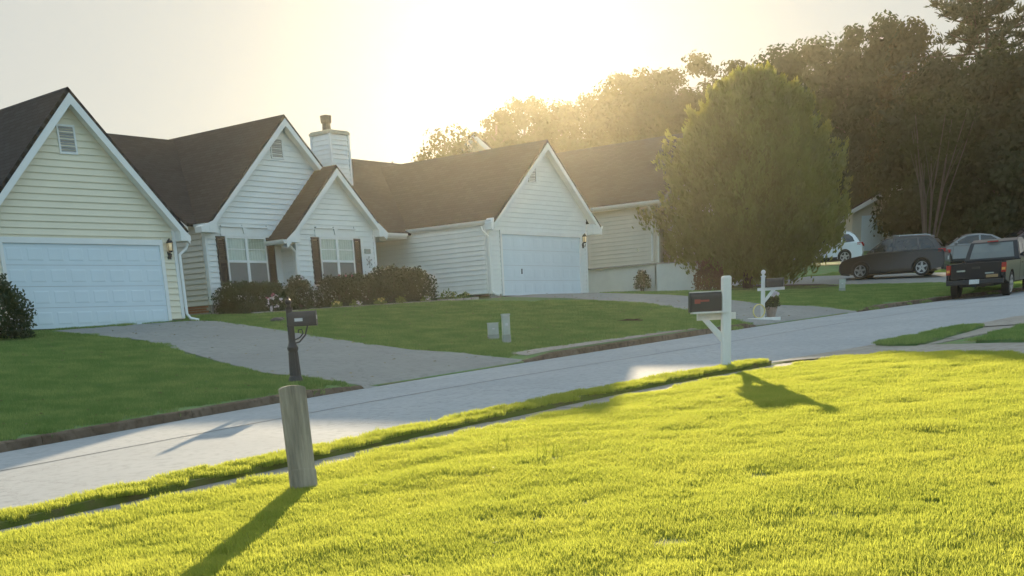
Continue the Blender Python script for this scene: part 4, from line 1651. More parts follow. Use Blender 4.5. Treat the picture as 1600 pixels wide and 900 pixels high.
def cypress():
    x, y = 50.42, 26.58
    z = gz(x, y)
    h = 9.62 - z
    t = thing("evergreen_tree", "big rounded evergreen with feathery tips standing in front of the beige house", "tree", (x, y, z), 0.0)
    mb = MB()
    mb.tube([(0, 0, -.3), (.05, 0, h * .25), (0, .05, h * .55)], [.24, .18, .04], 8, caps=False)
    mb.build("trunk", 'bark', t, smooth=True)

    def prof(u):
        # half width against height 0..1
        return float(np.interp(u, [0, .04, .14, .3, .5, .65, .78, .88, .95, 1.0], [.52, .76, .93, 1.03, .98, .85, .67, .50, .33, .08]))
    P, D, T = [], [], []
    R0 = 3.45
    # dense inner mass
    nb = 1500
    for k in range(nb):
        u = rng.uniform(0, 1) ** 0.95
        a = rng.uniform(0, 2 * math.pi)
        lob = 1 + .10 * math.sin(3 * a + 5 * u) + .08 * math.sin(5 * a - 11 * u) + .05 * math.sin(11 * a + 17 * u)
        q = rng.uniform(.5, .98) if k % 4 else rng.uniform(.92, 1.16)
        r = R0 * prof(u) * lob * q
        c = np.array([r * math.cos(a), r * math.sin(a), .60 + (h - .95) * u])
        dirn = np.array([math.cos(a) * .55, math.sin(a) * .55, .9 + .5 * u])
        dirn /= np.linalg.norm(dirn)
        kk = 76
        s = rng.uniform(0, 1, (kk, 1))
        L = rng.uniform(.5, 1.0) * (1.25 if k % 4 == 0 else 1)
        spread = (1 - s * .8) * .21
        P.append(c + dirn * (s - .4) * L + rng.normal(0, 1, (kk, 3)) * spread)
        D.append(np.repeat(dirn[None], kk, 0))
        T.append(np.full(kk, rng.normal(0, .15)))
    C = np.vstack(P)
    C[:, 2] = np.maximum(C[:, 2], .22)
    V = leaf_quads(C, .21, .40, np.vstack(D), .62)
    quads_mesh("crown", V, 4, 'leaf_cypress', t, np.concatenate(T))
    # lower skirt blocks most see-through
    return t


cypress()


def bush(name, label, cat, x, y, rx, ry, h, leaf, n, size, group=None, boxy=0.5, z=None, flowers=None, rot=0.0):
    """A shrub: stems plus a shell and fill of small leaves on a lumpy rounded block."""
    z = gz(x, y) if z is None else z
    t = thing(name, label, cat, (x, y, z), rot, group)
    mb = MB()
    for k in range(6):
        a = k * 1.05
        mb.tube([(.05 * math.cos(a), .05 * math.sin(a), -.1), (rx * .45 * math.cos(a), ry * .45 * math.sin(a), h * .7)], [.022, .006], 5, caps=False)
    mb.build("stem", 'bark', t)
    d = rand_dirs(n)
    d[:, 2] = np.abs(d[:, 2])
    e = 2 + 4 * boxy
    sc = (np.abs(d) ** e).sum(1) ** (-1 / e)
    lump = 1 + .06 * np.sin(d[:, 0] * 9 + x * 3) * np.cos(d[:, 1] * 8 + y) + .05 * np.sin(d[:, 2] * 12 + d[:, 0] * 5)
    q = rng.uniform(.45, 1, n) ** .45
    C = d * (sc * lump * q)[:, None] * np.array([rx, ry, h])
    C += rng.normal(0, size * .4, C.shape)
    C[:, 2] = np.maximum(C[:, 2], .02)
    tint = .10 * np.sin(C[:, 0] * 6 + 1) * np.cos(C[:, 2] * 7) + rng.normal(0, .05, n)
    quads_mesh("foliage", leaf_quads(C, size, .55), 4, leaf, t, tint)
    if flowers:
        for (m_name, cnt, fs, lo) in flowers:
            dd = rand_dirs(cnt)
            dd[:, 2] = np.abs(dd[:, 2]) * .9 + lo
            dd[:, 1] = -np.abs(dd[:, 1])
            dd /= np.linalg.norm(dd, axis=1, keepdims=True)
            se = (np.abs(dd) ** e).sum(1) ** (-1 / e)
            c0 = dd * se[:, None] * np.array([rx, ry, h]) * 1.03
            cc = np.repeat(c0, 9, 0) + rng.normal(0, fs * .35, (cnt * 9, 3))
            quads_mesh("blossom", leaf_quads(cc, fs, .8), 4, m_name, t)
    return t


BED = "shrubs planted along the front of the white house"
bush("clipped_hedge", "long clipped dark hedge under the left window of the white house", "hedge", 28.30, 32.62, 1.42, .62, .90, 'leaf_hedge', 9500, .085, BED, 1.0)
bush("rose_shrub", "loose shrub with a few pale flowers at the right end of the clipped hedge", "shrub", 29.75, 32.1, .48, .46, 1.05, 'leaf_shrub', 2600, .085, BED, .2, flowers=[('petal_white', 4, .045, .2)])
bush("flowering_shrub", "low plant with white and pink blossoms in front of the hedge", "shrub", 28.05, 31.55, .36, .32, .55, 'leaf_shrub', 900, .07, BED, .2, flowers=[('petal_white', 12, .07, .1), ('petal_pink', 3, .06, .7)])
bush("low_shrub", "low brownish shrub in front of the clipped hedge, left of white blossoms", "shrub", 27.35, 31.6, .55, .38, .34, 'leaf_shrub', 1100, .07, BED, .2)
bush("round_shrub", "dark rounded shrub under the right window of the white house", "shrub", 31.50, 32.0, .80, .62, .98, 'leaf_shrub', 4600, .085, BED, .6, flowers=[('petal_pink', 4, .05, .7)])
bush("round_shrub", "middle dark shrub of the row under the right window", "shrub", 32.6, 32.0, .85, .70, 1.02, 'leaf_shrub', 4800, .085, BED, .6)
bush("tall_shrub", "taller loose shrub at the corner by the porch", "shrub", 33.85, 31.75, .95, .80, 1.22, 'leaf_shrub', 5200, .09, BED, .3)
bush("round_shrub", "wide shrub in front of the porch entry beside the garage wing", "shrub", 34.75, 31.7, .85, .75, 1.15, 'leaf_shrub', 5600, .09, BED, .4)
bush("clipped_round_bush", "dark clipped round bush at the left edge before the garage door", "bush", 17.25, 29.5, .78, .78, 1.40, 'leaf_hedge', 8000, .085, None, .35)
EDGE = "small bedding plants along the flower bed edge"
for (xx, yy, r, h, lab, fl) in [
    (30.5, 31.15, .20, .22, "small yellow green plant in the bed, right of the dark mailbox", 'petal_yellow'),
    (31.4, 31.15, .17, .20, "small plant with white flowers at the bed edge", 'petal_white'),
    (32.4, 31.0, .20, .22, "small plant with yellow flowers at the middle of the bed edge", 'petal_yellow'),
    (33.4, 30.95, .19, .24, "small pale leaved plant before the tall shrub", None),
    (34.5, 30.8, .17, .2, "small plant with white flowers near the end of the bed", 'petal_white'),
    (35.9, 30.9, .42, .34, "spreading pale green plant at the right end of the flower bed", None),
    (36.7, 30.8, .25, .22, "last small pale plant of the bed by the garage wing", None)]:
    bush("bedding_plant", lab, "plant", xx, yy, r, r, h, 'leaf_bright', 240, .08, EDGE, .1, flowers=[(fl, 5, .05, .5)] if fl else None)

leaf_mat('leaf_rust', (0.07, 0.035, 0.02), (0.16, 0.085, 0.045), (0.3, 0.12, 0.04), 0.35, 2.0)
bush("reddish_shrub", "reddish brown shrub at the end of the low white wall", "shrub", 47.55, 26.85, .62, .6, 1.30, 'leaf_rust', 2200, .11, None, .1)
bush("wall_creeper", "small dark plant against the low white wall", "plant", 47.45, 30.0, .30, .34, .75, 'leaf_shrub', 700, .09, None, .1, z=1.62)

# soil of the flower bed and its stone edging
strip("flower_bed", [(26.9, 31.3), (29.5, 30.95), (33.0, 30.5), (36.8, 30.35)], [(26.9, 33.55), (30.4, 33.55), (30.45, 32.85), (37.3, 32.85)], 4, gz, 0.02, 'mulch', "dark mulch bed under the shrubs", "flower bed")
edge = thing("bed_edging", "pale stone edging along the front of the flower bed", "edging")
_pts = [(26.9, 31.25), (29.5, 30.9), (33.0, 30.45), (36.8, 30.3)]
for (a, b) in zip(_pts[:-1], _pts[1:]):
    n = int(math.dist(a, b) / .42)
    for i in range(n):
        u = (i + .5) / n
        xx, yy = a[0] + (b[0] - a[0]) * u, a[1] + (b[1] - a[1]) * u
        ang = math.atan2(b[1] - a[1], b[0] - a[0])
        mb = MB()
        mb.box(-.195, .195, -.06, .06, -.08, .07 + random.uniform(-.01, .012))
        o = mb.build("stone", 'edging_stone', edge, bevel=.012)
        o.location = (xx, yy, gz(xx, yy))
        o.rotation_euler = (random.uniform(-.04, .04), random.uniform(-.04, .04), ang)

# ------------------------------------------------------------------ street furniture
def front_post():
    x, y = 7.36, 8.12
    z = gz(x, y) + .05
    t = thing("stone_marker", "weathered grey rounded top post standing in the sunlit lawn", "post", (x, y, z), RAD(-30))
    h, w, d = .855, .112, .062
    prof = [(-w, -.3), (w, -.3)] + [(w * math.cos(a) * 1.0, h - .03 + .03 * math.sin(a)) for a in np.linspace(0, math.pi, 9)]
    mb = MB()
    mb.prism([(u, -d / 2, zz) for u, zz in prof], (0, d, 0))
    s = mb.build("shaft", 'weathered_post', t, bevel=.005)
    mb = MB()
    mb.prism([(-w - .004, -d / 2 - .004, .0), (w + .004, -d / 2 - .004, .0)] + [(w * 1.03 * math.cos(a), -d / 2 - .004, .15 + .02 * math.sin(a)) for a in np.linspace(0, math.pi, 9)], (0, d + .008, 0))
    mb.build("footing", 'weathered_post', t, bevel=.006)
    s.rotation_euler = (0, RAD(-1.2), 0)
    return t


front_post()


def mailbox_shape(mb, L, w, h, n=10):
    """Round-topped box along +x, base at z=0."""
    prof = [(-w / 2, 0), (w / 2, 0)] + [(w / 2 * math.cos(a), h - w / 2 + w / 2 * math.sin(a)) for a in np.linspace(0, math.pi, n)]
    mb.prism([(0, u, z) for u, z in prof], (L, 0, 0))
    return mb


def dark_mailbox():
    x, y = 16.55, 18.18
    z = gz(x, y)
    t = thing("mailbox", "ornate black mailbox with finial and fluted base beside the grey driveway", "mailbox", (x, y, z), RAD(-52))
    p = MB()
    p.tube([(0, 0, -.2), (0, 0, .04), (0, 0, .10), (0, 0, .12), (0, 0, .55), (0, 0, .60), (0, 0, .63), (0, 0, .66), (0, 0, .72), (0, 0, 1.30), (0, 0, 1.33)],
           [.14, .14, .12, .105, .085, .105, .105, .085, .066, .062, .075], 12)
    for k in range(10):
        a = k * .628
        p.tube([(.098 * math.cos(a), .098 * math.sin(a), .13), (.08 * math.cos(a), .08 * math.sin(a), .54)], .014, 4)
    p.build("post", 'iron_black', t, smooth=False)
    f = MB()
    f.tube([(0, 0, 1.33), (0, 0, 1.355), (0, 0, 1.37)], [.05, .03, .045], 10)
    f.ball((0, 0, 1.43), .062, 10, 7)
    f.tube([(0, 0, 1.48), (0, 0, 1.505), (0, 0, 1.53)], [.03, .02, .006], 8)
    f.build("finial", 'iron_black', t, smooth=True)
    b = MB()
    mailbox_shape(b, .50, .20, .24)
    box = b.build("mailbox_body", 'iron_black', t, loc=(-.02, 0, 1.02), bevel=.006)
    d = MB()
    mailbox_shape(d, .02, .215, .252)
    d.build("door", 'iron_black', box, loc=(.50, 0, -.004), bevel=.003)
    q = MB()
    q.box(.12, .27, -.1025, -.1005, .06, .115)
    q.build("number_plate", 'plate_pale', box)
    q = MB()
    q.box(.5205, .5225, -.05, .05, .09, .16)
    q.build("number_plate", 'plate_pale', box)
    s = MB()
    s.tube([(.06, 0, .76), (.16, 0, .80), (.22, 0, .87), (.20, 0, .94), (.14, 0, .93), (.13, 0, .88)], .012, 6)
    s.tube([(.05, 0, .70), (.14, 0, .72), (.26, 0, .84), (.32, 0, 1.01)], .014, 6)
    s.build("scroll_bracket", 'iron_black', t)
    tr = MB()
    tr.box(-.06, .50, -.06, .06, .995, 1.02)
    tr.build("tray", 'iron_black', t)
    fl = MB()
    fl.box(.30, .325, .103, .112, .08, .20)
    fl.box(.22, .325, .103, .112, .14, .20)
    fl.build("flag", 'iron_black', box)


dark_mailbox()


def white_mailbox():
    x, y = 18.35, 10.05
    z = gz(x, yn(x) - .2) + .03
    t = thing("mailbox", "black mailbox with red flag on a thick white timber post at the sunlit verge", "mailbox", (x, y, z), RAD(129))
    w = .075
    p = MB()
    p.prism([(-w, -w, -.3), (w, -w, -.3), (w, w, -.3), (-w, w, -.3)], (0, 0, 1.72))
    p.v += []
    post = p.build("post", 'paint_white', t, bevel=.03)
    a = MB()
    a.box(-.17, .44, -.17, -.08, .775, .875)
    a.build("arm", 'paint_white', t, bevel=.006)
    a = MB()
    a.prism([(.076, -.05, .44), (.076, -.05, .58), (.27, -.05, .774), (.37, -.05, .774)], (0, .09, 0))
    a.build("brace", 'paint_white', t)
    a = MB()
    a.box(-.02, .54, -.165, .10, .878, .902)
    a.build("shelf_board", 'paint_white', t)
    b = MB()
    mailbox_shape(b, .48, .20, .30)
    box = b.build("mailbox_body", 'box_black', t, loc=(.078, -.03, .906), bevel=.006)
    d = MB()
    mailbox_shape(d, .02, .215, .312)
    d.build("door", 'box_black', box, loc=(.48, 0, -.004))
    f = MB()
    f.box(.20, .40, .1015, .108, .145, .175)
    f.box(.34, .43, .1015, .108, .12, .185)
    f.build("flag", 'red_flag', box)
    f = MB()
    f.box(.20, .40, -.108, -.1015, .145, .175)
    f.box(.34, .43, -.108, -.1015, .12, .185)
    f.build("flag", 'red_flag', box)
    r = MB()
    r.box(-.005, .505, .03, .068, .285, .3005)
    r.build("sun_glint", 'paint_white', box)  # white strip painted in as the sun's glint along the box top


white_mailbox()


def far_mailbox():
    x, y = 35.0, 17.95
    z = gz(x, y)
    t = thing("mailbox", "white post mailbox with ball finial at the mouth of the far driveway", "mailbox", (x, y, z), RAD(-70))
    p = MB()
    p.box(-.055, .055, -.055, .055, -.2, 1.16)
    p.build("post", 'paint_white', t, bevel=.01)
    f = MB()
    f.box(-.07, .07, -.07, .07, 1.162, 1.19)
    f.tube([(0, 0, 1.19), (0, 0, 1.23)], [.045, .03], 8)
    f.ball((0, 0, 1.29), .07, 10, 6)
    f.build("finial", 'paint_white', t)
    a = MB()
    a.box(-.16, .62, -.045, .045, .78, .86)
    a.build("arm", 'paint_white', t)
    a = MB()
    a.prism([(.056, -.04, .44), (.056, -.04, .56), (.24, -.04, .779), (.36, -.04, .779)], (0, .08, 0))
    a.build("brace", 'paint_white', t)
    b = MB()
    mailbox_shape(b, .52, .19, .25)
    b.build("mailbox_body", 'box_black', t, loc=(.075, 0, .865))


far_mailbox()


def garden_figures():
    """The pale things at the foot of the far mailbox."""
    x, y = 35.25, 18.1
    z = gz(x, y)
    p = thing("planter", "dark leafy potted plant with a pale bloom at the foot of the far mailbox", "planter", (35.45, 17.9, gz(35.45, 17.9)))
    mb = MB()
    mb.tube([(0, 0, 0), (0, 0, .05), (0, 0, .26), (0, 0, .30)], [.12, .13, .17, .18], 12)
    mb.build("pot", 'clay', p)
    C = rand_dirs(420) * rng.uniform(.2, 1, (420, 1)) ** .5 * np.array([.26, .26, .24]) + np.array([0, 0, .42])
    quads_mesh("foliage", leaf_quads(C, .09), 4, 'leaf_shrub', p)
    C = rand_dirs(40) * np.array([.14, .10, .06]) + np.array([0, -.1, .66])
    quads_mesh("blossom", leaf_quads(C, .10, .8), 4, 'petal_white', p)
    s = thing("stone_edging", "white stone slab lying at the foot of the far mailbox", "slab", (34.75, 17.78, gz(34.75, 17.78)), RAD(-55))
    mb = MB()
    mb.box(-.48, .48, -.07, .07, -.03, .07)
    mb.build("slab", 'paint_white', s, bevel=.015)
    w = thing("hose_ring", "pale coiled garden hose leaning on the far mailbox post", "hose", (34.82, 17.98, gz(34.8, 18)), RAD(-50))
    mb = MB()
    for k in range(3):
        mb.tube([(.17 * math.cos(a), .04 * k - .04, .22 + .19 * math.sin(a)) for a in np.linspace(0, 6.4, 18)], .014, 5)
    mb.build("coil", 'petal_yellow', w)


garden_figures()


def pedestal(x, y, w, d, h, label, rot, group, taper=.92):
    z = gz(x, y)
    t = thing("utility_pedestal", label, "utility box", (x, y, z), rot, group)
    mb = MB()
    mb.box(-w / 2, w / 2, -d / 2, d / 2, -.1, h * .30)
    mb.build("base", 'pedestal_dark', t, bevel=.008)
    mb = MB()
    mb.prism([(-w / 2 + .006, -d / 2 + .006, h * .302), (w / 2 - .006, -d / 2 + .006, h * .302), (w / 2 - .006, d / 2 - .006, h * .302), (-w / 2 + .006, d / 2 - .006, h * .302)], (0, 0, h * .64))
    mb.build("cover", 'pedestal_grey', t, bevel=.012)
    mb = MB()
    mb.box(-w / 2 - .004, w / 2 + .004, -d / 2 - .004, d / 2 + .004, h * .944, h)
    mb.build("lid", 'pedestal_grey', t, bevel=.01)
    mb = MB()
    mb.box(-.03, .03, -d / 2 - .006, -d / 2 + .004, h * .60, h * .68)
    mb.build("label_plate", 'plate_pale', t)


PG = "utility pedestals on the lawns"
pedestal(24.62, 19.45, .19, .17, .68, "taller slim pale green utility pedestal on the middle lawn", RAD(-38), PG)
pedestal(25.15, 20.28, .27, .20, .40, "shorter wide utility pedestal left of the taller one", RAD(-44), PG)
pedestal(47.46, 21.0, .24, .22, .46, "small grey utility pedestal on the far lawn below the grey car", RAD(-65), PG)


def plaque():
    t = thing("house_number_plaque", "grey number plaque on the white corner right of the window", "plaque", (33.89, 32.855, 3.085))
    mb = MB()
    mb.box(-.15, .15, -.02, .02, -.075, .075)
    mb.build("plate", 'pedestal_dark', t, bevel=.01)
    for k in range(4):
        mb = MB()
        u = -.09 + k * .06
        mb.box(u - .018, u + .018, -.024, -.0205, -.035, .035)
        mb.build("digit_plate", 'grey_block', t)
    o = thing("wall_ornament", "metal star trellis ornament hanging under the number plaque", "ornament", (33.92, 32.83, 2.72))
    mb = MB()
    for k in range(6):
        a = k * math.pi / 3 + .5
        mb.tube([(.03 * math.cos(a), 0, .03 * math.sin(a)), (.10 * math.cos(a + .2), 0, .13 * math.sin(a + .2)), (.13 * math.cos(a - .1), 0, .19 * math.sin(a - .1))], .012, 5)
        mb.ball((.13 * math.cos(a), 0, .17 * math.sin(a)), .028, 8, 5, (1, .4, 1))
    mb.ball((0, 0, 0), .045, 8, 5, (1, .4, 1))
    mb.build("scrollwork", 'grey_block', o)


plaque()


def lawn_bits():
    x, y = 25.2, 28.2
    t = thing("rock", "small dark flat rock on the grass beside the driveway", "rock", (x, y, gz(x, y)), .3)
    mb = MB()
    mb.ball((0, 0, .02), .26, 10, 6, (1.3, .6, .45))
    mb.ball((.22, 0, .06), .12, 8, 5, (1, .8, .7))
    mb.build("stone", 'iron_black', t, smooth=True)
    x, y = 31.34, 20.2
    t = thing("fallen_branch", "small brown fallen branch lying on the middle lawn", "branch", (x, y, gz(x, y)), RAD(-75))
    mb = MB()
    mb.tube([(-.45, 0, .05), (-.1, .03, .08), (.35, -.02, .05)], [.02, .028, .012], 6)
    mb.tube([(0, .03, .07), (.22, .16, .10)], [.015, .006], 5)
    mb.build("wood", 'stick_brown', t)
    # the pale box under the evergreen
    x, y = polar(26.95, 71)
    z = gz(x, y) + .0
    t = thing("air_conditioner", "white boxy unit standing in the shade under the big evergreen", "appliance", (x, y, z), RAD(-60))
    mb = MB()
    mb.box(-.42, .42, -.4, .4, .0, .82)
    mb.build("casing", 'paint_white', t, bevel=.02)
    mb = MB()
    for k in range(7):
        mb.box(-.36, .36, -.412, -.402, .1 + k * .09, .15 + k * .09)
    mb.build("grille", 'vent_grey', t)


lawn_bits()


def litter():
    """Small dry leaves and clippings lying on the shaded lawns and the driveway."""
    V = []
    r = np.random.default_rng(5)
    n = 0
    while n < 900:
        x, y = r.uniform(3, 40), r.uniform(16.3, 31)
        if y < yf(x) + .2 or (x < 24 and r.uniform() < .2):
            continue
        z = gz(x, y) + .045
        a = r.uniform(0, 6.28)
        L_, W_ = r.uniform(.025, .06), r.uniform(.012, .03)
        c, q = math.cos(a), math.sin(a)
        V += [(x - c * L_, y - q * L_, z), (x - q * W_, y + c * W_, z + r.uniform(.0, .02)), (x + c * L_, y + q * L_, z + r.uniform(-.004, .02)), (x + q * W_, y - c * W_, z + r.uniform(.0, .02))]
        n += 1
    o = quads_mesh("fallen_leaves", np.array(V), 4, 'dry_leaf', None, r.normal(0, .15, n))
    tag(o, "small dry leaves and clippings scattered over the shaded lawns", "leaves", kind="stuff")


leaf_mat('dry_leaf', (0.16, 0.11, 0.06), (0.34, 0.30, 0.17), (0.3, 0.22, 0.1), 0.25, 3.0)
litter()


def clippings():
    """Dry clippings and thatch lying in the near lawn."""
    V = []
    r = np.random.default_rng(8)
    n = 0
    while n < 1500:
        x, y = r.uniform(1, 20), r.uniform(-4, 9.4)
        if not inside(x, y, LAWN) or math.hypot(x, y) < 5.5 or noise.noise(Vector((x * .5, y * .5, 9.0))) < r.uniform(-.5, .4):
            continue
        z = gz(x, y) + .035 + lawn_wave(x, y) + r.uniform(.018, .034)
        a = r.uniform(0, 6.28)
        L_, W_ = r.uniform(.02, .05), r.uniform(.002, .006)
        c, q = math.cos(a), math.sin(a)
        V += [(x - c * L_, y - q * L_, z), (x - q * W_, y + c * W_, z + .004), (x + c * L_, y + q * L_, z + r.uniform(-.01, .015)), (x + q * W_, y - c * W_, z + .003)]
        n += 1
    o = quads_mesh("grass_clippings", np.array(V), 4, 'dry_leaf', None, r.normal(0, .15, n))
    tag(o, "dry pale clippings lying in the sunlit near lawn", "clippings", kind="stuff")


clippings()
strip("mulch_bed", [(47.4, 24.4), (49.5, 22.9), (52.0, 23.0), (53.6, 24.6)], [(47.7, 27.0), (49.5, 29.0), (52.0, 29.0), (53.6, 27.4)], 6, gz, 0.05, 'mulch', "dark mulch under the big rounded evergreen", "mulch")

# ------------------------------------------------------------------ cars


def arc(cx, cz, r, a0, a1, n=8):
    return [(cx + r * math.cos(a), cz + r * math.sin(a)) for a in np.linspace(a0, a1, n)]


def wheel(parent, x, y, r, w, side):
    t = MB()
    s = side
    prof = [(-w / 2, r * .72), (-w / 2, r * .93), (-w / 2 + .03, r), (w / 2 - .03, r), (w / 2, r * .93), (w / 2, r * .68)]
    n = 20
    for (u, rr) in prof:
        for k in range(n):
            a = 2 * math.pi * k / n
            t.v.append(Vector((rr * math.cos(a), u * s, rr * math.sin(a))))
    for i in range(len(prof) - 1):
        for k in range(n):
            k2 = (k + 1) % n
            t.f.append([i * n + k, i * n + k2, (i + 1) * n + k2, (i + 1) * n + k])
    b = len(t.v)
    t.f.append([k for k in range(n)])
    wh = t.build("wheel", 'rubber', parent, loc=(x, y, r))
    rm = MB()
    for k in range(5):
        a = 2 * math.pi * k / 5 + .3
        c, s2 = math.cos(a), math.sin(a)
        rm.prism([(.05 * -s2 + .02 * c, s * w / 2, .05 * c + .02 * s2), (.05 * s2 + .02 * c, s * w / 2, -.05 * c + .02 * s2), (r * .68 * c + .035 * s2, s * w / 2, r * .68 * s2 - .035 * c), (r * .68 * c - .035 * s2, s * w / 2, r * .68 * s2 + .035 * c)], (0, -s * .03, 0))
    for k in range(20):
        a, a2 = 2 * math.pi * k / 20, 2 * math.pi * (k + 1) / 20
        rm.poly([(r * .72 * math.cos(a), s * (w / 2 + .004), r * .72 * math.sin(a)), (r * .72 * math.cos(a2), s * (w / 2 + .004), r * .72 * math.sin(a2)),
                 (r * .63 * math.cos(a2), s * (w / 2 - .006), r * .63 * math.sin(a2)), (r * .63 * math.cos(a), s * (w / 2 - .006), r * .63 * math.sin(a))])
    rm.build("rim", 'rim_alloy', wh)
    dk = MB()
    dk.prism([(r * .64 * math.cos(a), s * (w / 2 - .05), r * .64 * math.sin(a)) for a in np.linspace(0, 6.283, 17)[:-1]], (0, s * .004, 0))
    dk.build("brake_disc", 'plastic_dark', wh)
    return wh


def loft_side(mb, prof, rows):
    """prof: closed side outline (x, z); rows: (y, inset toward the centroid, dz). Symmetric skin left-right."""
    n = len(prof)
    cx = sum(p[0] for p in prof) / n
    cz = sum(p[1] for p in prof) / n
    b = len(mb.v)
    for (y, ins) in rows:
        for (px, pz) in prof:
            dx, dz = cx - px, cz - pz
            L_ = math.hypot(dx, dz)
            mb.v.append(Vector((px + dx / L_ * ins, y, pz + dz / L_ * ins)))
    for i in range(len(rows) - 1):
        for k in range(n):
            k2 = (k + 1) % n
            mb.f.append([b + i * n + k, b + (i + 1) * n + k, b + (i + 1) * n + k2, b + i * n + k2])
    mb.f.append([b + k for k in range(n)])
    e = b + (len(rows) - 1) * n
    mb.f.append([e + k for k in range(n)][::-1])


def car(name, label, cat, x, y, heading, paint, spec, z=None, group=None, pitch_=0.0, glass='car_glass'):
    """A closed car. spec: length, half width, wheel radius, axle positions, lower outline, cabin outline, window outlines."""
    z = gz(x, y) if z is None else z
    t = thing(name, label, cat, (x, y, z), heading, group)
    t.rotation_euler = (0, pitch_, heading)
    W = spec['hw']
    r = spec['r']
    ra = r + .07
    xf, xr_ = spec['xf'], spec['xr']
    zs = spec['sill']
    low = list(spec['top'])                       # from the rear bottom over the top to the front bottom
    low += [(xf + ra * math.cos(math.asin(min(1, max(-1, (zs - r) / ra)))), zs)]
    low += [(xf + ra * math.cos(a), r + ra * math.sin(a)) for a in np.linspace(.25, math.pi - .25, 9)]
    low += [(xf - ra * .97, zs), (xr_ + ra * .97, zs)]
    low += [(xr_ + ra * math.cos(a), r + ra * math.sin(a)) for a in np.linspace(.25, math.pi - .25, 9)]
    low += [(xr_ - ra * .97, zs)]
    body = MB()
    loft_side(body, low, [(-W + .02, .05), (-W, .012), (-W + .02, 0.0), (W - .02, 0.0), (W, .012), (W - .02, .05)])
    bo = body.build("body", paint, t, bevel=.015)
    # a dark plastic inner tub between the arches
    tub = MB()
    for ax in (xf, xr_):
        tub.box(ax - ra - .03, ax + ra + .03, -W + .20, W - .20, r * .6, r + ra + .02)
    tub.box(xr_ - .3, xf + .3, -W + .10, W - .10, zs - .06, zs + .02)
    tub.build("underbody", 'plastic_dark', t)
    cab = spec['cabin']
    zb, ztop = min(p[1] for p in cab), max(p[1] for p in cab)
    ti = spec.get('tumble', .20)

    def yat(zz):
        return W - .05 - ti * (max(0, zz - zb) / (ztop - zb)) ** 1.3
    cb = MB()
    b = len(cb.v)
    n = len(cab)
    for sgn in (-1, 1):
        for (px, pz) in cab:
            cb.v.append(Vector((px, sgn * yat(pz), pz)))
    # crowned roof row in the middle
    for (px, pz) in cab:
        cb.v.append(Vector((px + (.03 if px > 0 else -.03), 0, pz + (.035 if pz > zb + .2 else 0))))
    for k in range(n):
        k2 = (k + 1) % n
        cb.f.append([k, k2, 2 * n + k2, 2 * n + k])
        cb.f.append([2 * n + k, 2 * n + k2, n + k2, n + k])
    cb.f.append(list(range(n))[::-1])
    cb.f.append(list(range(n, 2 * n)))
    cb.build("cabin", paint, t, bevel=.02)
    for win in spec['windows']:
        for sgn in (-1, 1):
            m_ = MB()
            pts = [(px, sgn * (yat(pz) + .006), pz) for px, pz in win]
            m_.poly(pts if sgn < 0 else pts[::-1])
            m_.build("side_window", glass, t)
    for nm, (pa, pb) in (("windscreen", spec['wind']), ("rear_window", spec['rear'])):
        m_ = MB()
        nx = .012 if nm == "windscreen" else -.012
        o_ = [(pa[0] + nx, -yat(pa[1]) + .09, pa[1] + .006), (pa[0] + nx, yat(pa[1]) - .09, pa[1] + .006), (pb[0] + nx, yat(pb[1]) - .07, pb[1] + .006), (pb[0] + nx, -yat(pb[1]) + .07, pb[1] + .006)]
        mid = [(pa[0] + nx + (.03 if nx > 0 else -.03), 0, pa[1] + .008), (pb[0] + nx + (.03 if nx > 0 else -.03), 0, pb[1] + .03)]
        m_.v += [Vector(q) for q in (o_[0], mid[0], o_[1], o_[2], mid[1], o_[3])]
        m_.f += [[0, 1, 4, 5], [1, 2, 3, 4]]
        m_.build(nm, glass, t)
    for sgn in (-1, 1):
        for ax in (xf, xr_):
            wheel(t, ax, sgn * (W - .115), r, .22, sgn)
        for (nm, mt, q) in spec['lights']:
            m_ = MB()
            m_.box(q[0], q[1], min(sgn * q[2], sgn * q[3]), max(sgn * q[2], sgn * q[3]), q[4], q[5])
            m_.build(nm, mt, t, bevel=.01)
        mi = MB()
        mx_, mz_ = spec['mirror']
        mi.ball((mx_, sgn * (W + .06), mz_), .10, 8, 5, (.7, 1, .75))
        mi.build("wing_mirror", paint, t, smooth=True)
        # door gaps, handles and lower cladding
        for hx in spec.get('handles', []):
            h_ = MB()
            h_.box(hx - .09, hx + .09, sgn * (W + .012) - .012, sgn * (W + .012) + .012, spec['hz'], spec['hz'] + .03)
            h_.build("door_handle", paint, t)
        for gx in spec.get('gaps', []):
            g_ = MB()
            g_.box(gx - .006, gx + .006, sgn * (W - .004) - .006, sgn * (W - .004) + .006, zs + .1, zb - .02)
            g_.build("door_gap", 'plastic_dark', t)
        c_ = MB()
        c_.box(xr_ + ra, xf - ra, sgn * (W - .002) - .012, sgn * (W - .002) + .012, zs - .01, zs + .11)
        c_.build("sill_trim", spec.get('clad', 'plastic_dark'), t)
        if spec.get('rails'):
            rl = MB()
            rl.tube([(px, sgn * (W - .33), pz) for px, pz in spec['rails']], .018, 5)
            rl.build("roof_rail", 'chrome', t)
    pl = MB()
    px = spec['plate']
    pl.box(px[0] - .012, px[0], -.16, .16, px[1], px[1] + .15)
    pl.build("number_plate", 'number_plate', t)
    bm = MB()
    bm.box(spec['top'][0][0] - .03, spec['top'][0][0] + .12, -W + .08, W - .08, zs - .02, zs + .2)
    bm.build("rear_bumper", 'plastic_dark', t, bevel=.03)
    fm = MB()
    fm.box(spec['top'][-1][0] - .10, spec['top'][-1][0] + .02, -W + .12, W - .12, zs - .02, zs + .2)
    fm.build("front_bumper", 'plastic_dark', t, bevel=.03)
    return t


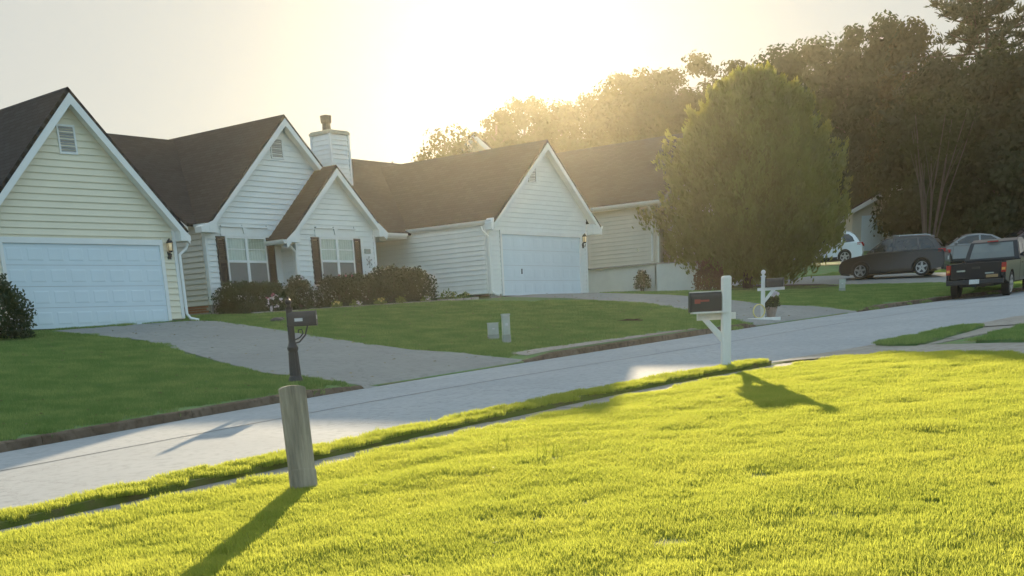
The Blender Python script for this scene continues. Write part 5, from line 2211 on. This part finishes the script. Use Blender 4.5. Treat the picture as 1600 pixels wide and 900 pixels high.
SUV = dict(hw=.92, r=.345, xf=1.32, xr=-1.34, sill=.24, tumble=.22,
           top=[(-2.25, .30), (-2.30, .55), (-2.27, .86), (-2.20, 1.02), (-1.2, 1.06), (.0, 1.05), (.85, 1.04), (1.35, .98), (1.85, .91), (2.15, .80), (2.27, .62), (2.28, .40), (2.20, .27)],
           cabin=[(-2.17, 1.0), (-2.02, 1.22), (-1.82, 1.48), (-1.55, 1.63), (-.8, 1.685), (-.1, 1.68), (.35, 1.60), (.85, 1.25), (1.12, 1.03), (0, .99)],
           windows=[[(-1.84, 1.12), (-1.22, 1.08), (-1.12, 1.55), (-1.50, 1.53), (-1.72, 1.36)], [(-1.14, 1.08), (-.10, 1.07), (-.10, 1.59), (-1.05, 1.56)], [(-.02, 1.07), (.93, 1.09), (.68, 1.30), (.30, 1.55), (-.02, 1.59)]],
           wind=((1.05, 1.09), (.40, 1.58)), rear=((-2.08, 1.16), (-1.74, 1.55)),
           lights=[("tail_lamp", 'lamp_red', (-2.31, -1.98, .62, .90, .92, 1.06)), ("headlamp", 'lamp_clear', (1.95, 2.22, .58, .86, .72, .83))],
           mirror=(.80, 1.12), handles=[-.85, .18], hz=.93, gaps=[-1.18, -.06, 1.0], plate=(-2.31, .62), rails=[(-1.6, 1.665), (-1.4, 1.70), (.0, 1.725), (.2, 1.68)])
SEDAN = dict(hw=.89, r=.32, xf=1.36, xr=-1.36, sill=.20, tumble=.25,
             top=[(-2.30, .28), (-2.36, .60), (-2.33, .88), (-2.2, .96), (-1.6, 1.0), (0, .95), (.9, .93), (1.5, .86), (2.05, .76), (2.30, .60), (2.34, .38), (2.25, .24)],
             cabin=[(-1.75, .93), (-1.35, 1.16), (-.95, 1.36), (-.4, 1.44), (.1, 1.43), (.5, 1.32), (.95, 1.06), (1.2, .90), (0, .88)],
             windows=[[(-1.32, 1.02), (-.40, .98), (-.40, 1.37), (-.90, 1.31), (-1.15, 1.16)], [(-.32, .98), (.90, 1.0), (.62, 1.18), (.25, 1.34), (-.32, 1.37)]],
             wind=((1.12, .96), (.45, 1.35)), rear=((-1.68, .99), (-1.0, 1.33)),
             lights=[("tail_lamp", 'lamp_red', (-2.37, -2.12, .50, .86, .72, .90)), ("headlamp", 'lamp_clear', (2.02, 2.31, .50, .84, .60, .72))],
             mirror=(.82, 1.02), handles=[-.75, .25], hz=.84, gaps=[-1.1, -.36, .95], plate=(-2.37, .55))


def side_place(px_center_az, R_):
    return polar(px_center_az, R_)


VA = "cars parked around the far driveways"
_x, _y = polar(21.80, 62.0)
car("parked_suv", "dark grey sport utility vehicle seen side on, parked across the far driveway", "car", _x, _y, RAD(22.0 + 90 - 10), 'car_grey', SUV, group=VA, z=gz(_x, _y) + .02)
_x, _y = polar(24.75, 78.0)
car("parked_suv", "white sport utility vehicle whose rear half shows past the big evergreen", "car", _x, _y, RAD(24.7 + 90 - 4), 'car_white', SUV, group=VA)
_x, _y = polar(18.95, 70.0)
car("parked_sedan", "silver sedan standing behind the dark pickup truck", "car", _x, _y, RAD(18.7 + 90 + 16), 'car_silver', SEDAN, group=VA)
_x, _y = polar(16.65, 75.0)
car("parked_sedan", "dark red sedan cut off by the right edge of the view", "car", _x, _y, RAD(16.7 + 90 + 30), 'car_maroon', SEDAN, group=VA)


def pickup():
    head = RAD(6.0)
    x, y = 47.05, 15.20
    z = zr(47.05) + .035
    t = thing("pickup_truck", "dark navy pickup truck seen from behind, parked at the kerb on the right", "truck", (x, y, z), head)
    t.rotation_euler = (0, RAD(-2.58), head)
    W, r = .96, .385
    xf, xr_ = 1.85, -1.65
    ra = r + .08
    zs = .45

    def arch(cx):
        return [(cx + ra * math.cos(a), r + ra * math.sin(a)) for a in np.linspace(.15, math.pi - .15, 9)]
    # cab, bonnet and front wings
    prof = [(-.35, zs), (-.35, 1.16), (.0, 1.17), (1.15, 1.17), (1.9, 1.12), (2.45, 1.04), (2.62, .88), (2.66, .60), (2.58, .42)] + arch(xf) + [(xf - ra, zs)]
    b = MB()
    loft_side(b, prof, [(-W + .02, .04), (-W, .012), (-W + .02, 0), (W - .02, 0), (W, .012), (W - .02, .04)])
    b.build("body", 'car_navy', t, bevel=.015)
    # bed sides, floor, tailgate
    for s in (-1, 1):
        pr = [(-2.62, zs + .10), (-2.64, 1.12), (-.38, 1.12), (-.38, zs)] + [(xr_ + ra, zs)] + arch(xr_) + [(xr_ - ra, zs)]
        m_ = MB()
        y0, y1 = (W - .09, W) if s > 0 else (-W, -W + .09)
        m_.prism([(px, y0, pz) for px, pz in pr], (0, y1 - y0, 0))
        m_.build("bed_side", 'car_navy', t, bevel=.012)
    m_ = MB()
    m_.box(-2.55, -.40, -W + .10, W - .10, .66, .70)
    m_.box(-2.5, 2.4, -.55, .55, .36, .55)
    m_.build("bed_floor", 'plastic_dark', t)
    m_ = MB()
    m_.box(-2.66, -2.58, -W + .15, W - .15, .62, 1.12)
    tg = m_.build("tailgate", 'car_navy', t, bevel=.012)
    m_ = MB()
    m_.box(-2.675, -2.6605, -.13, .13, .93, 1.0)
    m_.build("tailgate_handle", 'plastic_dark', tg)
    m_ = MB()
    m_.box(-2.666, -2.6605, -.58, -.30, .76, .80)
    m_.build("badge", 'chrome', tg)
    m_ = MB()
    m_.box(-2.666, -2.6605, .34, .62, .86, .91)
    m_.build("badge", 'chrome', tg)
    m_ = MB()
    m_.box(-2.668, -2.6605, -.72, -.34, .64, .73)
    m_.build("bumper_sticker", 'sticker_tan', tg)
    for s in (-1, 1):
        m_ = MB()
        ya, yb = sorted((s * (W - .145), s * (W + .004)))
        m_.box(-2.675, -2.55, ya, yb, .78, 1.08)
        tl = m_.build("tail_lamp", 'lamp_red', t, bevel=.01)
        m_ = MB()
        m_.box(-2.682, -2.676, ya + .02, yb - .02, .85, .93)
        m_.build("reverse_lamp", 'lamp_amber', tl)
    m_ = MB()
    m_.box(-2.80, -2.62, -W + .04, W - .04, .44, .60)
    bp = m_.build("rear_bumper", 'plastic_dark', t, bevel=.03)
    m_ = MB()
    m_.box(-2.812, -2.802, -.16, .16, .46, .60)
    m_.build("number_plate", 'number_plate', bp)
    m_ = MB()
    m_.box(-2.86, -2.6, -.05, .05, .36, .43)
    m_.build("tow_hitch", 'plastic_dark', t)
    # cab greenhouse
    cab = [(-.35, 1.14), (-.30, 1.42), (-.18, 1.74), (.1, 1.83), (.75, 1.83), (1.0, 1.74), (1.55, 1.18)]
    zb, zt = 1.14, 1.83

    def yat(zz):
        return W - .04 - .17 * (max(0, zz - zb) / (zt - zb)) ** 1.2
    cb = MB()
    n = len(cab)
    for sg in (-1, 1):
        for (px, pz) in cab:
            cb.v.append(Vector((px, sg * yat(pz), pz)))
    for k in range(n):
        k2 = (k + 1) % n
        cb.f.append([k, k2, n + k2, n + k])
    cb.f.append(list(range(n))[::-1])
    cb.f.append(list(range(n, 2 * n)))
    cb.build("cabin", 'car_navy', t, bevel=.025)
    m_ = MB()
    m_.v += [Vector(q) for q in [(-.345, -.74, 1.22), (-.311, -.70, 1.42), (-.208, -.64, 1.70), (-.208, .64, 1.70), (-.311, .70, 1.42), (-.345, .74, 1.22)]]
    m_.f += [[0, 1, 4, 5], [1, 2, 3, 4]]
    rw = m_.build("rear_window", 'car_glass_pale', t)
    m_ = MB()
    m_.box(-.35, -.28, -.18, .18, 1.735, 1.775)
    m_.build("brake_lamp", 'lamp_red', t)
    m_ = MB()
    m_.poly([(1.50, -.74, 1.24), (1.50, .74, 1.24), (1.03, .66, 1.72), (1.03, -.66, 1.72)])
    m_.build("windscreen", 'car_glass', t)
    for sg in (-1, 1):
        for win in ([(-.24, 1.24), (.40, 1.22), (.40, 1.70), (-.10, 1.69)], [(.47, 1.22), (1.36, 1.24), (.98, 1.66), (.47, 1.70)]):
            m_ = MB()
            m_.poly([(px, sg * (yat(pz) + .006), pz) for px, pz in (win if sg < 0 else win[::-1])])
            m_.build("side_window", 'car_glass', t)
        mi = MB()
        mi.box(1.22, 1.34, min(sg * (W + .02), sg * (W + .22)), max(sg * (W + .02), sg * (W + .22)), 1.2, 1.42)
        mi.build("wing_mirror", 'plastic_dark', t, bevel=.03)
        for ax in (xf, xr_):
            wheel(t, ax, sg * (W - .13), r, .25, sg)
        m_ = MB()
        m_.box(2.44, 2.60, min(sg * .6, sg * .9), max(sg * .6, sg * .9), .74, .92)
        m_.build("headlamp", 'lamp_clear', t, bevel=.01)
        m_ = MB()
        m_.box(.42, .435, sg * (W - .006) - .006, sg * (W - .006) + .006, .55, 1.14)
        m_.build("door_gap", 'plastic_dark', t)
        m_ = MB()
        m_.box(-.1, .1, sg * (W + .01) - .012, sg * (W + .01) + .012, 1.0, 1.03)
        m_.build("door_handle", 'plastic_dark', t)
    m_ = MB()
    m_.box(2.50, 2.74, -W + .05, W - .05, .42, .60)
    m_.build("front_bumper", 'plastic_dark', t, bevel=.03)


mat('sticker_tan', (0.35, 0.22, 0.10), 0.5, 0.2, 9)
pickup()

# ------------------------------------------------------------------ grass


def blade_patch(name, size, n, h, w, material, seed, lean=0.5, hvar=.45):
    r = np.random.default_rng(seed)
    px, py = r.uniform(-size / 2, size / 2, n), r.uniform(-size / 2, size / 2, n)
    a = r.uniform(0, 2 * math.pi, n)
    hh = h * (1 + hvar * r.uniform(-1, 1, n))
    ww = w * (1 + .3 * r.uniform(-1, 1, n))
    ld = r.uniform(0, 2 * math.pi, n)
    ln = lean * r.uniform(.2, 1, n) * hh
    dx, dy = np.cos(a) * ww / 2, np.sin(a) * ww / 2
    lx, ly = np.cos(ld) * ln, np.sin(ld) * ln
    V = np.empty((n, 5, 3))
    V[:, 0] = np.stack([px - dx, py - dy, np.full(n, -.012)], 1)
    V[:, 1] = np.stack([px + dx, py + dy, np.full(n, -.012)], 1)
    V[:, 2] = np.stack([px + dx * .8 + lx * .35, py + dy * .8 + ly * .35, hh * .6], 1)
    V[:, 3] = np.stack([px - dx * .8 + lx * .35, py - dy * .8 + ly * .35, hh * .6], 1)
    V[:, 4] = np.stack([px + lx, py + ly, hh * (1 - .25 * (ln / hh) ** 2)], 1)
    faces = []
    for i in range(n):
        b = i * 5
        faces.append((b, b + 1, b + 2, b + 3))
        faces.append((b + 3, b + 2, b + 4))
    me = bpy.data.meshes.new(name)
    me.from_pydata(V.reshape(-1, 3).tolist(), [], faces)
    tint = me.attributes.new("tint", 'FLOAT', 'FACE')
    tv = np.repeat(r.normal(0, .12, n), 2)
    tint.data.foreach_set("value", tv.astype(np.float32))
    me.materials.append(M[material])
    me.update()
    return bpy.data.objects.new(name, me)


def scatter(name, pts, protos, label, cat):
    """Instances of the grass patches on a cloud of points: pts rows are x, y, z, rx, ry, rz, scale, index."""
    P = np.asarray(pts, np.float64)
    coll = bpy.data.collections.new(name + "_patches")
    for o in protos:
        coll.objects.link(o)
    me = bpy.data.meshes.new(name)
    me.vertices.add(len(P))
    me.vertices.foreach_set("co", P[:, :3].astype(np.float32).ravel())
    for nm, ty, data in (("rot", 'FLOAT_VECTOR', P[:, 3:6]), ("scl", 'FLOAT', P[:, 6])):
        at = me.attributes.new(nm, ty, 'POINT')
        at.data.foreach_set("vector" if ty == 'FLOAT_VECTOR' else "value", np.ascontiguousarray(data, np.float32).ravel())
    at = me.attributes.new("idx", 'INT', 'POINT')
    at.data.foreach_set("value", P[:, 7].astype(np.int32))
    o = bpy.data.objects.new(name, me)
    COL.objects.link(o)
    ng = bpy.data.node_groups.new(name, 'GeometryNodeTree')
    ng.interface.new_socket("Geometry", in_out='INPUT', socket_type='NodeSocketGeometry')
    ng.interface.new_socket("Geometry", in_out='OUTPUT', socket_type='NodeSocketGeometry')
    gi, go = ng.nodes.new("NodeGroupInput"), ng.nodes.new("NodeGroupOutput")
    inst = ng.nodes.new("GeometryNodeInstanceOnPoints")
    ci = ng.nodes.new("GeometryNodeCollectionInfo")
    ci.inputs['Collection'].default_value = coll
    ci.inputs['Separate Children'].default_value = True
    ci.inputs['Reset Children'].default_value = True

    def named(nm, ty):
        nd = ng.nodes.new("GeometryNodeInputNamedAttribute")
        nd.data_type = ty
        nd.inputs['Name'].default_value = nm
        return nd.outputs['Attribute']
    L = ng.links
    L.new(gi.outputs[0], inst.inputs['Points'])
    L.new(ci.outputs[0], inst.inputs['Instance'])
    inst.inputs['Pick Instance'].default_value = True
    L.new(named("idx", 'INT'), inst.inputs['Instance Index'])
    L.new(named("rot", 'FLOAT_VECTOR'), inst.inputs['Rotation'])
    L.new(named("scl", 'FLOAT'), inst.inputs['Scale'])
    L.new(inst.outputs[0], go.inputs[0])
    md = o.modifiers.new("scatter", 'NODES')
    md.node_group = ng
    return tag(o, label, cat, kind="stuff")


def surf_rot(x, y, f, d=.25):
    """Euler tilt that lays a patch on the slope, after a random spin."""
    sx = (f(x + d, y) - f(x - d, y)) / (2 * d)
    sy = (f(x, y + d) - f(x, y - d)) / (2 * d)
    nrm = Vector((-sx, -sy, 1)).normalized()
    q = Vector((0, 0, 1)).rotation_difference(nrm) @ Matrix.Rotation(random.uniform(0, 6.283), 3, 'Z').to_quaternion()
    return q.to_euler()


def lawn_h(x, y):
    return gz(x, y) + .035 + lawn_wave(x, y)


def grass_points(poly, spacing, f, nproto, rmin, rmax, azlo, azhi, scale=(.8, 1.2), inset=0.0, keep=None):
    out = []
    xs = [p[0] for p in poly]
    ys = [p[1] for p in poly]
    for xx in np.arange(min(xs), max(xs), spacing):
        for yy in np.arange(min(ys), max(ys), spacing):
            x, y = xx + random.uniform(-.5, .5) * spacing, yy + random.uniform(-.5, .5) * spacing
            d = math.hypot(x, y)
            if d < rmin or d > rmax:
                continue
            az = math.degrees(math.atan2(y, x))
            if az < azlo or az > azhi or not inside(x, y, poly):
                continue
            if keep and not keep(x, y):
                continue
            e = surf_rot(x, y, f)
            out.append((x, y, f(x, y), e.x, e.y, e.z, random.uniform(*scale), random.randrange(nproto)))
    return out


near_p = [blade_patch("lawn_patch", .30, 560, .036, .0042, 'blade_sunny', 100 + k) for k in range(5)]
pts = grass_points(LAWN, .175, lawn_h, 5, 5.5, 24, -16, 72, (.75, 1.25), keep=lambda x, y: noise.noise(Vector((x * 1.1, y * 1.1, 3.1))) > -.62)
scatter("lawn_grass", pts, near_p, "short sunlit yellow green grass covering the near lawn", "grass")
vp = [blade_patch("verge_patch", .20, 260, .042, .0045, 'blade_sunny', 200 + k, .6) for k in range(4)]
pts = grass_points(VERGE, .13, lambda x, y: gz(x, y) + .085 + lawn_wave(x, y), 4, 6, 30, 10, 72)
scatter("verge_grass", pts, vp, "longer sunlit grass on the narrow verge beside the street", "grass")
dp = [blade_patch("corner_patch", .30, 260, .042, .006, 'blade_far', 300 + k) for k in range(4)]
pts = grass_points(ISLAND, .2, lambda x, y: gz(x, y) + .08 + lawn_wave(x, y), 4, 8, 40, 5, 40)
pts += grass_points(CORNER, .22, lambda x, y: gz(x, y) + .09 + lawn_wave(x, y), 4, 8, 40, 8, 40)
pts += grass_points(CORNER2, .3, lambda x, y: gz(x, y) + .09 + lawn_wave(x, y), 4, 8, 60, 8, 40)
pts += grass_points(ISLAND2, .3, lambda x, y: gz(x, y) + .08 + lawn_wave(x, y), 4, 8, 60, 8, 40)
scatter("corner_grass", pts, dp, "dark green grass on the island and corner by the pale driveway", "grass")

DA = [(19.3, 30.25), (19.35, 26.5), (17.6, 21.5), (17.0, 19.5), (17.3, 17.4), (22.75, 17.4), (22.3, 18.4), (22.0, 20.2), (22.7, 23.6), (23.3, 26.0), (24.2, 29.4), (23.7, 30.25)]
DB = [(37.9, 30.15), (38.6, 27.5), (37.6, 23.3), (35.2, 20.2), (33.2, 17.4), (39.3, 17.3), (39.2, 19.9), (41.0, 22.6), (43.0, 26.0), (43.4, 30.15)]
APR = [(23.0, 18.12), (25.0, 18.07), (28.0, 17.97), (30.6, 17.8), (30.6, 17.5), (23, 17.5)]
DC = [(52.5, 28.5), (53.3, 22), (53.5, 12), (60.6, 11.5), (60.8, 22), (60.5, 28.5)]


def on_far_lawn(x, y):
    if y < yf(x) + .16:
        return False
    for q in (DA, DB, APR, DC):
        if any(inside(x + i, y + j, q) for i, j in ((.15, 0), (-.15, 0), (0, .15), (0, -.15))):
            return False
    return True


FAR1 = [(2, 14), (34, 17), (36, 18), (38, 24), (38, 30.0), (36, 30.2), (29, 31.0), (26.7, 31.2), (26.5, 33.0), (24.2, 33.4), (23.8, 30.6), (17.6, 30.8), (12, 32), (4, 32)]
FAR2 = [(38.5, 16), (47, 14.5), (54, 12), (62, 8), (68, 18), (66, 28), (56, 29), (47.5, 27.2), (43.7, 30), (42, 26), (39, 20)]
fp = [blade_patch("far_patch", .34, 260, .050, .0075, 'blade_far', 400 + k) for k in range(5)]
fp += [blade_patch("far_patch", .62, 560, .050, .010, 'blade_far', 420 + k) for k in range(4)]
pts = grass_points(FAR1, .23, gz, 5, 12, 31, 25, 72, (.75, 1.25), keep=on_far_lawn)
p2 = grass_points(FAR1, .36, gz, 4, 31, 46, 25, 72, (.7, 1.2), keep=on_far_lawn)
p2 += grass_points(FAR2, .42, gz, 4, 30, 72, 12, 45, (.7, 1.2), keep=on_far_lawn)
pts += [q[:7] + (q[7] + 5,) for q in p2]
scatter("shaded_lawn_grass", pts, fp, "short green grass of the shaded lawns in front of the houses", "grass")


def weeds():
    """The few taller seed stalks along the verge and in the near lawn."""
    out = []
    for (x, y, n) in ((9.3, 6.9, 6), (10.4, 10.4, 8), (10.9, 10.55, 8), (11.6, 10.6, 6), (14.2, 10.75, 6), (9.9, 8.0, 3)):
        z = gz(x, y) + .05
        t = thing("tall_grass_stalks", {6.9: "few tall bright grass stalks standing in the near lawn", 10.4: "feathery seed stalks on the verge left of the weathered post", 10.55: "seed stalks on the verge just behind the weathered post", 10.6: "thin stalks on the verge right of the weathered post", 10.75: "single tuft of stalks at the lit end of the verge", 8.0: "small tuft of stalks right of the weathered post foot"}[y], "plant", (x, y, z))
        mb = MB()
        for k in range(n):
            a = random.uniform(0, 6.28)
            b = Vector((random.uniform(-.14, .14), random.uniform(-.12, .12), 0))
            h = random.uniform(.09, .16)
            e = b + Vector((.05 * math.cos(a), .05 * math.sin(a), h))
            mb.tube([b, b.lerp(e, .6) + Vector((0, 0, .01)), e], [.0035, .003, .0015], 4, caps=False)
            for q in range(5):
                c = b.lerp(e, .7 + q * .075)
                d = Vector((random.uniform(-1, 1), random.uniform(-1, 1), 1.2)).normalized() * .02
                mb.poly([c, c + d * .6 + Vector((.004, 0, 0)), c + d, c + d * .6 - Vector((.004, 0, 0))])
        mb.build("stalks", 'blade_sunny', t)


weeds()

# ------------------------------------------------------------------ haze
if GLARE_HAZE_DENSITY > 0:
    hz = MB()
    hz.box(-540, 640, -540, 640, -5.2, 23.5)
    glare_haze = hz.build("glare_haze", None)  # added scattering volume, stands in for the lens veil around the sun
    m, n, l, p = new_mat("glare_haze_air")
    n.remove(p)
    vol = n.new("ShaderNodeVolumePrincipled")
    vol.inputs['Color'].default_value = (1.0, 0.94, 0.74, 1)
    vol.inputs['Density'].default_value = GLARE_HAZE_DENSITY
    vol.inputs['Anisotropy'].default_value = 0.86
    l.new(vol.outputs[0], [x for x in n if x.type == 'OUTPUT_MATERIAL'][0].inputs['Volume'])
    glare_haze.data.materials.append(m)
    tag(glare_haze, "warm air volume added over the whole street for the glare around the sun", "glare_haze", kind="stuff")
